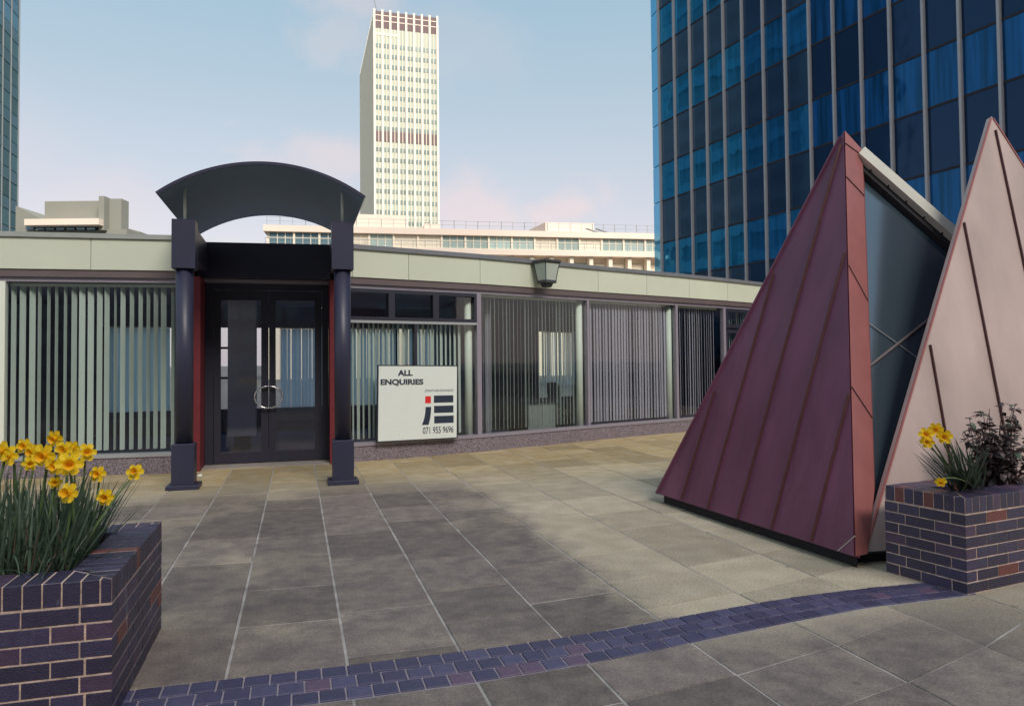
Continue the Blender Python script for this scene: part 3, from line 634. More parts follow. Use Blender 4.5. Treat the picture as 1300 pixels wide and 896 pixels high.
# glass bays: (segment, s0, s1, kind)
def pane(seg, s0, s1, z0, z1, n=-.10, m='glass', name='glass_pane'):
    b = MB(); seg.box(b, s0, s1, n-.006, n, z0, z1); return b.build(name, M[m], pav)
def post(seg, s, w_, z0=.30, z1=2.80, n0=-.15, n1=-.05, m='alu_dull', name='mullion'):
    b = MB(); seg.box(b, s-w_/2, s+w_/2, n0, n1, z0, z1); return b.build(name, M[m], pav)
pane(LS[0], 0, LS[0].len-.04, .3, 2.8); pane(LS[1], .05, LS[1].len-.06, .3, 2.8)
post(LS[1], 0, .09, m='white'); post(LS[1], LS[1].len-.02, .05, m='white')
post(RS[0], .02, .06)
post(RS[0], RS[0].len, .09); post(RS[1], RS[1].len, .06); post(RS[2], RS[2].len, .07); post(RS[3], RS[3].len, .09)
for s, dx in ((RS[0], -.13), (RS[1], -.10), (RS[2], -.09)):   # round white columns just inside the glass
    b = MB(); p = s.p(s.len+dx, -.225); b.tube([(p.x, p.y, .012), (p.x, p.y, 2.92)], .07, 16); b.build('interior_column', M['white'], pav, smooth=True)
L0 = RS[0].len
b = MB(); RS[0].box(b, .05, L0-.05, -.145, -.045, 2.24, 2.285); b.build('transom_bar', M['alu'], pav)
cells = [(.06, .98), (.98, 1.80), (1.80, L0-.05)]
for a, c in cells:
    z0, z1 = 2.286, 2.798
    b = MB()
    for (p0, p1, q0, q1) in ((a, c, z0, z0+.055), (a, c, z1-.06, z1), (a, a+.055, z0+.055, z1-.06), (c-.055, c, z0+.055, z1-.06)): RS[0].box(b, p0, p1, -.15, -.04, q0, q1)
    fo = b.build('transom_window_frame', M['black'], pav)
    b = MB(); RS[0].box(b, a+.055, c-.055, -.10, -.094, z0+.055, z1-.06); b.build('pane', M['glass'], fo)
pane(RS[0], .05, L0-.05, .3, 2.24)
post(RS[0], 1.42, .045, .3, 2.24, m='black')
for s in RS[1:3]: pane(s, .04, s.len-.04, .3, 2.8)
s = RS[3]; pane(s, .04, s.len-.05, .3, 2.8)
s = RS[4]
for z0, z1, k in ((.3, 2.30, 'lower'), (2.34, 2.8, 'upper')):
    b = MB()
    for p0, p1, q0, q1 in ((.06, 1.5, z0, z0+.08), (.06, 1.5, z1-.08, z1), (.06, .14, z0+.08, z1-.08), (1.42, 1.5, z0+.08, z1-.08)): s.box(b, p0, p1, -.15, -.05, q0, q1)
    fo = b.build('side_door_frame', M['black'], pav); b = MB(); s.box(b, .14, 1.42, -.1, -.094, z0+.08, z1-.08); b.build('pane', M['glass'], fo)
pane(s, 1.55, s.len, .3, 2.8)
# entrance: reveals, doors, threshold, lintel beam
b = MB().box(-1.515, -1.395, 12.0, 12.66, .0, 2.9); b.build('entrance_reveal', M['red'], pav)
b = MB().box(.49, .585, 12.16, 12.66, .0, 2.9); b.build('entrance_reveal', M['red'], pav)
b = MB().box(-1.39, .485, 12.15, 12.75, -.01, .02); b.build('threshold', M['step'], pav)
b = MB()
for q in ((-1.39, -1.27, .022, 2.86), (.385, .485, .022, 2.86), (-1.27, .385, 2.76, 2.86)): b.box(q[0], q[1], 12.55, 12.66, q[2], q[3])
b.build('door_frame', M['black'], pav)
b = MB().box(-1.39, .485, 12.44, 12.56, 2.862, 2.915); b.build('head_strip', M['alu_dull'], pav)
for x0, x1, hs in ((-1.262, -.447, 1), (-.437, .378, -1)):
    b = MB()
    for q in ((x0, x0+.10, .03, 2.75), (x1-.11, x1, .03, 2.75), (x0+.10, x1-.11, .03, .20), (x0+.10, x1-.11, 2.60, 2.75)): b.box(q[0], q[1], 12.57, 12.63, q[2], q[3])
    d = b.build('door', M['black'], pav)
    MB().box(x0+.10, x1-.11, 12.597, 12.603, .20, 2.60).build('door_glass', M['door_glass'], d)
    hp = []; cx = -.442; rr = .20
    for k in range(17):
        a = -math.pi/2+math.pi*k/16; hp.append((cx-hs*(.012+rr*math.cos(a)), 12.50, 1.06+rr*.86*math.sin(a)))
    hp = [(hp[0][0], 12.57, hp[0][2])]+hp+[(hp[-1][0], 12.57, hp[-1][2])]
    MB().tube(hp, .016, 8).build('handle', M['chrome'], d, smooth=True)
MB().box(-1.36, -1.345, 12.63, 12.65, 1.0, 1.09).build('wall_plate', M['white'], pav)

# ------------------------------------------------------------------ blinds (things of their own)
slm = {}
def slatmesh(w_, h, m):
    k = (round(w_*1000), round(h*100), m)
    if k not in slm: slm[k] = MB().cbox(-w_/2, w_/2, -.001, .001, 0, h, .0003).mesh('slat', M[m])
    return slm[k]
def blind(fr, s0, s1, n, z0, z1, pitch, ang, m, label, group, jit=.06, w_=.089, skip=(), rail=True):
    c = fr.p((s0+s1)/2, n, z1); root = thing('vertical_blind', c, label, 'blind', group)
    if rail: b = MB(); fr.box(b, s0, s1, n-.025, n+.025, z1+.005, z1+.045); b.build('headrail', M['white'], root)
    s = s0+.05; a0 = fr.a
    while s < s1-.03:
        if not any(a < s < c2 for a, c2 in skip):
            inst(slatmesh(w_, z1-z0, m), 'slat', fr.p(s+random.uniform(-.012, .012), n, z0), root, rz=a0+ang(s) + random.uniform(-jit, jit))
        s += pitch
G1 = 'vertical blinds behind the front windows'
s = LS[1]; A = lambda k: (lambda _s: R_(k))
blind(s, .05, s.len-.08, -.22, .34, 2.74, .112, A(65), 'slat', 'open pale vertical blind in the window left of the entrance', G1, .42)
s = LS[0]; blind(s, .2, s.len-.1, -.22, .34, 2.74, .107, A(62), 'slat', 'pale vertical blind cut off by the left edge', G1, .2)
s = RS[0]; blind(s, .15, 1.38, -.22, .34, 2.25, .088, A(46), 'slat', 'left vertical blind behind the white sign board', G1, .16)
blind(s, 1.50, L0-.22, -.22, .34, 2.25, .088, A(42), 'slat', 'right vertical blind behind the white sign board', G1, .16)
s = RS[1]; blind(s, .08, s.len-.18, -.22, .34, 2.76, .088, A(60), 'slat', 'open white vertical blind between the sign and the first white column', G1, .15)
s = RS[2]; blind(s, .08, s.len-.18, -.22, .34, 2.76, .088, A(20), 'slat_grey', 'closed grey vertical blind between the two white columns', G1, .14)
s = RS[3]; blind(s, .08, s.len-.10, -.22, .34, 2.76, .088, A(30), 'slat_grey', 'closed grey vertical blind right of the second white column', G1, .14)
s = RS[4]; blind(s, .1, 1.5, -.22, .34, 2.76, .1, A(30), 'slat', 'pale blind in the dark side door beside the pyramid', G1, .1)
blind(s, 1.6, 4.5, -.22, .34, 2.76, .1, A(40), 'slat_grey', 'grey blind behind the copper pyramid', G1, .1)
G2 = 'blue backlit blinds on the rear windows'
fb = FR((-7.5, 18.2), math.atan2(1.0, 11.7))
def rb(x0, x1, lb): blind(fb, (x0+7.5)/math.cos(fb.a), (x1+7.5)/math.cos(fb.a), -.22, .56, 2.42, .082, A(28), 'slat_blue', lb, G2, .12)
rb(-4.1, -2.75, 'blue backlit rear blind seen through the left window'); rb(-.42, .58, 'blue backlit rear blind seen through the right door leaf')
rb(1.2, 2.4, 'blue backlit rear blind left of the post behind the sign'); rb(2.5, 4.05, 'blue backlit rear blind right of the post behind the sign')
fb2 = FR((4.2, 19.2), math.atan2(5.3, 10.3)); blind(fb2, 2.7, 4.1, -.2, .9, 2.42, .082, A(28), 'slat_blue', 'blue backlit rear blind seen through the open white blind', G2, .1)

# ------------------------------------------------------------------ office furniture glimpsed behind the open blind
def floorpt(px, d): p = at(px, 460, d); return Vector((p.x, p.y, .012))
p = floorpt(677, 15.3); fz = FR((p.x, p.y), RS[1].a)
ds = thing('desk', p, 'pale fronted desk with dark edges behind the open white blind', 'desk')
b = MB(); fz.box(b, -.42, .42, -.3, .3, .76, .80); b.build('desk_top', M['furn'], ds)
b = MB(); fz.box(b, -.36, .38, -.25, -.22, .22, .757); b.build('front_panel', M['furnpale'], ds)
for a in (-.40, .385):
    b = MB(); fz.box(b, a-.02, a+.02, -.28, .28, .012, .757); b.build('side_panel', M['furn'], ds)
p = floorpt(720, 15.6); ch = thing('office_chair', p, 'dark swivel office chair behind the open white blind', 'chair'); fz = FR((p.x, p.y), RS[1].a+.4)
b = MB()
def rr_(z, k, n=0): return [fz.p(-.27*k, -.27*k+n, z), fz.p(.27*k, -.27*k+n, z), fz.p(.30*k, .25*k+n, z), fz.p(-.30*k, .25*k+n, z)]
b.rings([rr_(.46, .85), rr_(.50, 1), rr_(.55, 1), rr_(.57, .9)]); b.build('seat', M['furn'], ch)
b = MB(); b.rings([[fz.p(-.2*k, .24+t*.08, z), fz.p(.2*k, .24+t*.08, z), fz.p(.2*k, .31+t*.08, z), fz.p(-.2*k, .31+t*.08, z)] for z, k, t in ((.58, .8, 0), (.72, 1.15, .2), (1.0, 1.25, .6), (1.14, .9, 1))]); b.build('backrest', M['furn'], ch)
b = MB(); b.tube([fz.p(0, 0, .10), fz.p(0, 0, .46)], .03, 8); b.build('post', M['furn'], ch)
b = MB()
for k in range(5): a = k*1.2566; b.tube([fz.p(0, 0, .12), fz.p(.30*math.cos(a), .30*math.sin(a), .05)], [.025, .018], 6)
b.build('star_base', M['furn'], ch)

# ------------------------------------------------------------------ entrance canopy
cf = FR((-.445, 10.33), R_(-8)); cn = thing('entrance_canopy', cf.p(0, 0), 'navy barrel vaulted canopy on two columns in front of the glass doors', 'canopy')
hw, rise, zc = 1.265, .41, 3.70; Rv = (hw*hw+rise*rise)/(2*rise); am = math.asin(hw/Rv)
def arc(k, n, off=0): a = -am+2*am*k; return cf.p((Rv+off)*math.sin(a), 0, zc+rise-Rv+(Rv+off)*math.cos(a))+Vector((.02, n, 0))
nseg = 36; n0, n1 = -.40, 2.95; b = MB()
for i in range(nseg):
    a, c = i/nseg, (i+1)/nseg
    b.hexa([arc(a, n0), arc(c, n0), arc(c, n1), arc(a, n1)], [arc(a, n0, .035), arc(c, n0, .035), arc(c, n1, .035), arc(a, n1, .035)])
b.build('vault', M['canopy'], cn)
for nn0 in (n0-.012, n1-.02):
    b = MB()
    for i in range(nseg):
        a, c = i/nseg, (i+1)/nseg; b.hexa([arc(a, nn0, -.004), arc(c, nn0, -.004), arc(c, nn0+.03, -.004), arc(a, nn0+.03, -.004)], [arc(a, nn0, .038), arc(c, nn0, .038), arc(c, nn0+.03, .038), arc(a, nn0+.03, .038)])
    b.build('edge_trim', M['navy'], cn)
for sx, sg in ((-1.0, 1), (1.0, -1)):
    q = cf.p(sx, 0)+Vector((.03, 0, 0))
    def cb(h, z0, z1, nm, c=.008):
        b = MB()
        def rg(d, z): return [(q.x-h+d, q.y-h+d, z), (q.x+h-d, q.y-h+d, z), (q.x+h-d, q.y+h-d, z), (q.x-h+d, q.y+h-d, z)]
        b.rings([rg(0, z0), rg(0, z1-c), rg(c, z1)]); return b.build(nm, M['navy'], cn)
    cb(.195, 0, .055, 'base_plate'); cb(.135, .055, .575, 'pedestal', .01)
    b = MB(); b.tube([(q.x, q.y, .57), (q.x, q.y, 2.83)], .108, 28); b.build('column', M['navy'], cn, smooth=True)
    cb(.140, 2.82, 3.45, 'capital')
    b = MB(); p2 = q; b.tube([(p2.x, p2.y, 3.45), (p2.x, p2.y, 3.88)], .018, 10); b.build('rod', M['white'], cn, smooth=True)
    b = MB(); b.box(q.x-.09, q.x+.09, q.y+.141, 12.17, 3.0, 3.42); b.build('side_beam', M['navy'], cn)
b = MB(); b.hexa([(-1.44, 12.33, 2.92), (.50, 12.18, 2.92), (.50, 12.40, 2.92), (-1.44, 12.43, 2.92)], [(-1.44, 12.33, 3.47), (.50, 12.18, 3.47), (.50, 12.40, 3.47), (-1.44, 12.43, 3.47)]); b.build('lintel_beam', M['navy'], cn)

p = ground(253.6, 604)
MB().rings([[(p.x-.03, p.y-.02, .002), (p.x+.03, p.y-.024, .002), (p.x+.035, p.y+.02, .002), (p.x-.02, p.y+.03, .002)], [(p.x-.02, p.y-.01, .022), (p.x+.02, p.y-.012, .016), (p.x+.03, p.y+.012, .026), (p.x-.01, p.y+.02, .018)]]).build('paper_scrap', M['white'], label='crumpled white paper scrap beside the foot of the left canopy column', cat='litter')
# ------------------------------------------------------------------ sign board
seg = RS[0]; sA, zt = seg.hit(478.5, 464, .10); sB, _ = seg.hit(580.5, 463, .10); _, zb = seg.hit(481, 561, .10); _, zb2 = seg.hit(582, 556, .10)
W_, H_ = sB-sA, zt-(zb+zb2)/2; zb = (zb+zb2)/2
tilt = R_(-.9)
def sp(u, v, n):                                    # u right, v down, both 0..1
    x, y = (u-.5)*W_, (.5-v)*H_; xr = x*math.cos(tilt)-y*math.sin(tilt); yr = x*math.sin(tilt)+y*math.cos(tilt)
    return seg.p((sA+sB)/2+xr, .085+n, zb+H_/2+yr)
sg = thing('sign_board', sp(.5, 1, 0), 'white all enquiries board with black edge leaning against the window', 'sign')
b = MB(); b.hexa([sp(.012, .012, 0), sp(.988, .012, 0), sp(.988, .988, 0), sp(.012, .988, 0)], [sp(.012, .012, .022), sp(.988, .012, .022), sp(.988, .988, .022), sp(.012, .988, .022)]); b.build('board', M['sign'], sg)
b = MB()
for u0, u1, v0, v1 in ((0, 1, 0, .012), (0, 1, .988, 1), (0, .012, .012, .988), (.988, 1, .012, .988)): b.hexa([sp(u0, v0, -.003), sp(u1, v0, -.003), sp(u1, v1, -.003), sp(u0, v1, -.003)], [sp(u0, v0, .027), sp(u1, v0, .027), sp(u1, v1, .027), sp(u0, v1, .027)])
b.build('board_edge', M['black'], sg)
def text(tx, u0, u1, v0, v1, bold, m='ink'):
    cu = bpy.data.curves.new('t', 'FONT'); cu.body = tx; cu.offset = bold*1.25; cu.resolution_u = 4
    o = bpy.data.objects.new('t', cu); COL.objects.link(o); dg = bpy.context.evaluated_depsgraph_get(); me = bpy.data.meshes.new_from_object(o.evaluated_get(dg))
    xs = [v.co.x for v in me.vertices]; ys = [v.co.y for v in me.vertices]; x0, x1, y0, y1 = min(xs), max(xs), min(ys), max(ys)
    bb = MB(); bb.v = [tuple(sp(u0+(v.co.x-x0)/(x1-x0)*(u1-u0), v1-(v.co.y-y0)/(y1-y0)*(v1-v0), .0245)) for v in me.vertices]
    bb.f = [tuple(p.vertices) for p in me.polygons]; bb.m = [0]*len(bb.f); bb.build('lettering', M[m], sg)
    bpy.data.objects.remove(o); bpy.data.curves.remove(cu)
text('ALL', .239, .42, .065, .144, .035); text('ENQUIRIES', .035, .555, .185, .275, .035)
text('JONATHAN EDWARDS', .573, .938, .327, .368, 0); text('071 955 9696', .553, .945, .83, .92, .008)
def flat(pts, m): MB().hexa([sp(u, v, .0222) for u, v in pts], [sp(u, v, .0245) for u, v in pts]).build('emblem', M[m], sg)
flat([(.58, .417), (.652, .417), (.652, .512), (.58, .512)], 'inkred')
for v0, v1, du in ((.41, .507, 0), (.549, .645, .003), (.687, .785, .006)): flat([(.69+du, v0), (.94+du, v0), (.94+du, v1), (.69+du, v1)], 'ink')
jl, jr = [], []
for k in range(9): t = k/8; jr.append((.655+.0*t-.030*t**2.2, .56+.24*t)); jl.append((.585-.045*t**2.2, .56+.24*t))
b = MB()
for k in range(8):
    q = [jl[k], jr[k], jr[k+1], jl[k+1]]; b.poly([sp(u, v, .0245) for u, v in q])
b.build('emblem', M['ink'], sg)

# ------------------------------------------------------------------ wall lamp on the fascia
sc_, _ = RS[1].hit(694, 350, .25); lc = lambda h, n, z: [RS[1].p(sc_-h, n-h, z), RS[1].p(sc_+h, n-h, z), RS[1].p(sc_+h, n+h, z), RS[1].p(sc_-h, n+h, z)]
lp = thing('wall_lamp', RS[1].p(sc_, .25, 2.95), 'tapered grey green lantern fixed in front of the pale fascia', 'lamp')
MB().rings([lc(.12, .25, 3.09), lc(.165, .25, 3.40)]).build('lamp_bowl', M['lampglass'], lp)
MB().rings([lc(.175, .25, 3.402), lc(.195, .25, 3.43), lc(.19, .25, 3.465)]).build('lamp_cap', M['lampdark'], lp)
MB().rings([lc(.06, .25, 2.96), lc(.085, .25, 3.03), lc(.13, .25, 3.04), lc(.13, .25, 3.085)]).build('lamp_base', M['lampdark'], lp)
b = MB()
for i in range(4):
    a, c = lc(.122, .25, 3.087)[i], lc(.169, .25, 3.402)[i]; b.tube([a, c], .009, 4)
b.build('lamp_frame', M['lampdark'], lp)
b = MB(); RS[1].box(b, sc_-.03, sc_+.03, .036, .16, 3.415, 3.45); b.build('bracket', M['lampdark'], lp)

# ------------------------------------------------------------------ copper pyramids
Lb = ground(834, 626, .1); Pb = ground(1084, 706, .1); A1 = at(1071, 167, 7.3)
nrm = (Pb-Lb).cross(A1-Lb).normalized()
if nrm.x > 0: nrm = -nrm
py1 = thing('copper_pyramid', Pb.lerp(Lb, .5), 'purple brown seamed copper pyramid wing with rosy front edge', 'roof light')
inn = -nrm*.06
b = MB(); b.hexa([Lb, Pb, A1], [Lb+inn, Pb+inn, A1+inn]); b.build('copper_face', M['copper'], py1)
def seam(root, p, q, n_, m, w_=.02, h=.022):
    d = (q-p).normalized(); sdv = d.cross(n_)*w_/2
    b = MB(); b.hexa([p-sdv-n_*.004, p+sdv-n_*.004, q+sdv-n_*.004, q-sdv-n_*.004], [p-sdv*.55+n_*h, p+sdv*.55+n_*h, q+sdv*.55+n_*h, q-sdv*.55+n_*h]); b.build('standing_seam', m, root)
for a, c in (((1068, 184), (937, 659)), ((1073, 322), (980, 672)), ((1079, 500), (1031, 687)), ((983, 348), (899, 646)), ((908, 497), (866, 634))):
    seam(py1, onplane(*a, Lb, nrm), onplane(*c, Lb, nrm), nrm, M['seam'])
seam(py1, Lb.lerp(A1, .0), Lb.lerp(A1, .985), nrm, M['copper'], .035, .02)
p, q = onplane(1064, 699, Lb, nrm), onplane(1086, 680, Lb, nrm); b = MB(); b.tube([p+nrm*.003, q+nrm*.003], .003, 4); b.build('scratch', M['bar'], py1)
# edge strip: from the face edge back to the glass
A2 = at(1093, 191, 7.38); fn = (A2-A1).cross(Pb-A1).normalized()
if fn.y > 0: fn = -fn
E1, E2, E3, E4 = [onplane(x, y, A1, fn) for x, y in ((1100, 383), (1106, 560), (1108, 622), (1099, 703))]
eL = lambda t: Pb.lerp(A1, t)
fn = (A2-A1).cross(Pb-A1).normalized()
if fn.y > 0: fn = -fn
ts = [(A1, A2), (eL(.585), E1), (eL(.245), E2), (eL(.14), E3), (Pb, E4)]
b = MB(); bk = Vector((.12, .10, 0))
for (a, c), (d, e_) in zip(ts, ts[1:]):
    o_ = fn*.014; b.hexa([a+o_, c+o_, e_+o_, d+o_], [a+bk, c+bk, e_+bk, d+bk])
b.build('edge_strip', M['strip'], py1)
for (a, c) in (((1073, 188), (1092, 200)), ((1072, 241), (1094, 254)), ((1076, 370), (1099, 383)), ((1081, 525), (1106, 533))):
    t = (706-a[1])/(706-167.); pa = eL(t)
    zz = [(A2, 191), (E1, 383), (E2, 560), (E3, 622)]
    for (u, yu), (v, yv) in zip(zz, zz[1:]):
        if yu <= c[1] <= yv: pc = u.lerp(v, (c[1]-yu)/(yv-yu))
    b = MB(); b.tube([pa+fn*.017, pc+fn*.017], .006, 4); b.build('welt', M['seam'], py1)
# wing two
P2 = ground(1098, 702, .1)+Vector((.03, .03, 0)); R2 = Vector((8.0, 4.55, .1)); AP = at(1259, 148, 7.0)
n2 = (R2-P2).cross(AP-P2).normalized()
if n2.y > 0: n2 = -n2
py2 = thing('copper_pyramid', P2.lerp(R2, .5), 'pale pinkish copper pyramid wing behind the right planter', 'roof light')
b = MB(); b.hexa([P2, R2, AP], [P2-n2*.06, R2-n2*.06, AP-n2*.06]); b.build('copper_face', M['copper_lit'], py2)
for a, c in (((1263, 166), (1319, 430)), ((1223, 283), (1272, 535)), ((1180, 438), (1203, 570))):
    p, q = onplane(*a, P2, n2), onplane(*c, P2, n2); d = (q-p); q = p+d*((p.z-.12)/(-d.z)); seam(py2, p, q, n2, M['seam'], .018, .02)
for t0 in (.42, .60, .78):                            # seams of the part outside the frame, at the same pitch
    p = R2.lerp(AP, 1-t0); q = Vector((p.x+.15, 0, .12)); q = P2.lerp(R2, clamp((q.x-P2.x)/(R2.x-P2.x), 0, 1)); seam(py2, p, q, n2, M['seam'], .018, .02)
seam(py2, P2, P2.lerp(AP, .995), n2, M['strip'], .02, .008); seam(py2, R2, R2.lerp(AP, .995), n2, M['strip'], .02, .008)
# glass valley between the wings
gr = thing('glass_roof_light', P2.lerp(R2, .4)+Vector((0, .6, 0)), 'smoky glass roof light between the two copper wings', 'roof light')
Bt = at(1214, 297, 7.25); ridge = (Bt-A2).normalized(); tt = (A2.z-.1)/(-ridge.z); Eg = A2+ridge*tt
gn = (Eg-A2).cross(E4-A2).normalized()
if gn.y > 0: gn = -gn
off = -gn*.07
b = MB(); b.hexa([A2+off, Eg+off, E4+off], [A2+off*1.3, Eg+off*1.3, E4+off*1.3]); b.build('glass_pane', M['pyr_glass'], gr)
b = MB(); dn = (E4-A2).normalized(); dn = (dn-ridge*dn.dot(ridge)).normalized()
b.hexa([A2-gn*.02, Eg-gn*.02, Eg-gn*.02+dn*.125, A2-gn*.02+dn*.125], [A2+gn*.06, Eg+gn*.06, Eg+gn*.06+dn*.125, A2+gn*.06+dn*.125]); b.build('ridge_bar', M['bar'], gr)
b = MB(); b.hexa([A2+off*.9+dn*.125, Eg+off*.9+dn*.125, Eg+off*.9+dn*.20, A2+off*.9+dn*.20], [A2+dn*.125-gn*.01, Eg+dn*.125-gn*.01, Eg+dn*.19-gn*.01, A2+dn*.19-gn*.01]); b.build('ridge_flashing', M['darkbase'], gr)
for k in range(13):
    p = A2.lerp(Eg, .04+k*.045)+dn*.13; MB().tube([p-gn*.02, p+gn*.012], .008, 6).build('bolt', M['darkbase'], gr)
q0 = A2+off
def gl(x, y): return onplane(x, y, q0, gn)
for (a, c), w_ in ((((1098, 408), (1168, 458)), .0045), (((1102, 466), (1196, 392)), .014)): MB().tube([gl(*a)+gn*.012, gl(*c)+gn*.012], w_, 6).build('glazing_bar', M['trim'] if w_ > .01 else M['alu'], gr)  # the wider, darker bar stands in for a reflection on the glass
# remaining backs: rear copper planes that close the light, seen only from other sides
R3 = Vector((6.6, 8.3, .1)); R4 = Vector((8.3, 7.4, .1))
b = MB(); b.poly([Lb+inn, R3, A1+inn]); b.poly([R4, R2-n2*.06, AP-n2*.06]); b.poly([R4, P2-n2*.06, AP-n2*.06]); b.poly([A2+off, Eg+off, R3]); b.poly([A2+off, A1+inn, R3]); b.build('rear_face', M['copper'], py1)
# recessed kerb under everything
kb = [Lb+Vector((.06, -.05, 0)), Pb+Vector((.07, .05, 0)), P2+Vector((.0, .08, 0)), R2+Vector((0, .1, 0)), R3]
MB().hexa([(p.x, p.y, -.01) for p in kb], [(p.x, p.y, .11) for p in kb]).build('recessed_kerb', M['darkbase'], gr)

# ------------------------------------------------------------------ blue glass tower on the right
T0 = at(844, 254, 33); T1 = at(1300, 93.8, 18.8); ta = math.atan2(T1.y-T0.y, T1.x-T0.x); tf = FR((T0.x, T0.y), ta)
# tf.n points away from us? make n face the camera
if tf.n.dot(Vector((0, 0, 0))-tf.o) < 0: tf.n = -tf.n
tw = thing('glass_office_tower', tf.p(8, -6), 'tall blue glass office tower with pale vertical mullions', 'tower')
def ts_(px): p = onplane(px, 200, tf.p(0, 0), tf.n); return (p-tf.o).dot(tf.s)
ms = [ts_(x) for x in (838, 857.5, 877.5, 898, 920.5, 944.5, 971, 999, 1030, 1060.5, 1096, 1133, 1176, 1222, 1273)]
while ms[-1] < 19: ms.append(ms[-1]+1.06)
zl = [0, 1.65, 3.3, 5.17, 6.80, 8.66, 10.30, 12.15, 13.80, 15.65, 17.30, 19.15]
body = MB(); tf.box(body, ms[0], ms[-1], -14, -.12, 0, 55); body.build('tower_core', M['dark'], tw)
for a, c in zip(ms, ms[1:]):
    for k, (z0, z1) in enumerate(zip(zl, zl[1:])):
        win = k % 2 == 1
        if k == 0: win = False
        b = MB(); dn_ = random.uniform(-.006, .006)
        lo = [tf.p(a+.03, -.10, z0+.03), tf.p(c-.03, -.10+dn_, z0+.03), tf.p(c-.03, -.10+dn_, z1-.03), tf.p(a+.03, -.10, z1-.03)]
        b.hexa(lo, [p+tf.n*.03 for p in lo]); b.build('window_pane' if win else 'spandrel_panel', M[(('t_win', 't_mid', 't_deep') if win else ('t_span', 't_midspan', 't_deepspan'))[0 if a < ms[5]-.1 else (1 if a < ms[8]-.1 else 2)]], tw)  # colours step darker along the face to imitate a dark reflection
b = MB()
for z in zl[1:]: tf.box(b, ms[0], ms[-1], -.11, -.055, z-.035, z+.035)
b.build('transom', M['dark'], tw)
for s in ms:
    b = MB(); tf.box(b, s-.037, s+.037, -.11, .04, 0, 19.2); b.build('mullion', M['t_mull'], tw)
for k in range(20): 
    z0 = 19.2+k*1.75
    b = MB(); tf.box(b, ms[0], ms[-1], -.11, -.06, z0+.03, z0+1.72); b.build('upper_glazing_band', M['t_win'] if k % 2 else M['t_span'], tw)
cs = tf.p(ms[0]-.01, -.02); ce = at(829, 200, 34.2); ce.z = 0; b = MB()
for z0, z1 in zip(zl, zl[1:]):
    b = MB(); aw = Vector((.3, .1, 0)); b.hexa([cs+Vector((0, 0, z0+.05)), ce+Vector((0, 0, z0+.05)), ce+aw+Vector((0, 0, z0+.05)), cs+aw+Vector((0, 0, z0+.05))], [cs+Vector((0, 0, z1)), ce+Vector((0, 0, z1)), ce+aw+Vector((0, 0, z1)), cs+aw+Vector((0, 0, z1))]); b.build('corner_panel', M['t_edge'], tw)
# ------------------------------------------------------------------ teal tower at the left edge
q = at(21, 460, 92); lt = thing('teal_office_tower', (q.x, q.y, 0), 'teal glazed office tower rising at the left edge', 'tower')
MB().box(q.x-18, q.x-.15, q.y-45, q.y, 0, 75).build('tower_core', M['l_frame'], lt)
for f in range(15):
    z0 = 3+f*3.5
    for k in range(9):
        y1 = q.y-.3-k*2.6
        MB().box(q.x-.15, q.x-.02, y1-2.45, y1, z0+1.45, z0+3.35).build('window', M['l_tower_win'], lt)
    MB().box(q.x-.15, q.x, q.y-45, q.y-.02, z0-.05, z0+1.35).build('spandrel_band', M['l_tower'], lt)
b = MB()
for k in range(10): y1 = q.y-.22-k*2.6; b.box(q.x-.15, q.x+.08, y1-.08, y1+.08, 3, 56)
b.build('mullion', M['rail'], lt, kind='stuff')
# ------------------------------------------------------------------ concrete building beyond the left roof
D = 62
cb_ = thing('concrete_building', at(90, 460, D)*1.0-Vector((0, 0, 1.5)), 'olive grey concrete rooftop block with pale ledge at far left', 'building')
def rect(x0, x1, y0, y1, d, th, nm, m, root, ytop2=None):
    # a block standing on the camera-facing wall line at distance d; height taken down to the ground when y1 is None
    a, c = at(x0, 460, d), at(x1, 460, d); zt_ = at((x0+x1)/2, y0, d).z; zt2 = zt_ if ytop2 is None else at(x1, ytop2, d).z; zb_ = 0 if y1 is None else at((x0+x1)/2, y1, d).z
    v = (c-a); v.z = 0; nb = Vector((-v.y, v.x, 0)).normalized()*th
    lo = [Vector((a.x, a.y, zb_)), Vector((c.x, c.y, zb_)), Vector((c.x, c.y, zb_))+nb, Vector((a.x, a.y, zb_))+nb]
    hi = [Vector((a.x, a.y, zt_)), Vector((c.x, c.y, zt2)), Vector((c.x, c.y, zt2))+nb, Vector((a.x, a.y, zt_))+nb]
    return MB().hexa(lo, hi).build(nm, M[m], root)
rect(27, 160, 291, None, D, 3, 'wall', 'olive', cb_); rect(55, 126, 254, 291, D+.6, 1.6, 'roof_block', 'olive', cb_); rect(130, 153, 251, 291, D+.3, 1.2, 'roof_block', 'olive', cb_)
rect(124, 131, 247.5, 291, D-.5, 1, 'fin_wall', 'olive', cb_); rect(29, 124, 276.5, 284.5, D-1.2, 1.7, 'ledge', 'peach', cb_)
for k in range(7): rect(31+k*13, 41+k*13, 286, 290.6, D-.4, .3, 'window', 'lwin_dark', cb_)
rect(150, 176, 286, None, D+4, 3, 'sloping_roof', 'olive', cb_, 293)
ob = thing('stair_block', at(35, 460, D+6)-Vector((0, 0, 1.5)), 'plain grey block with sloping top beside the teal tower', 'building')
rect(18, 51, 260, None, D+6, 6, 'wall', 'olive', ob, 277)
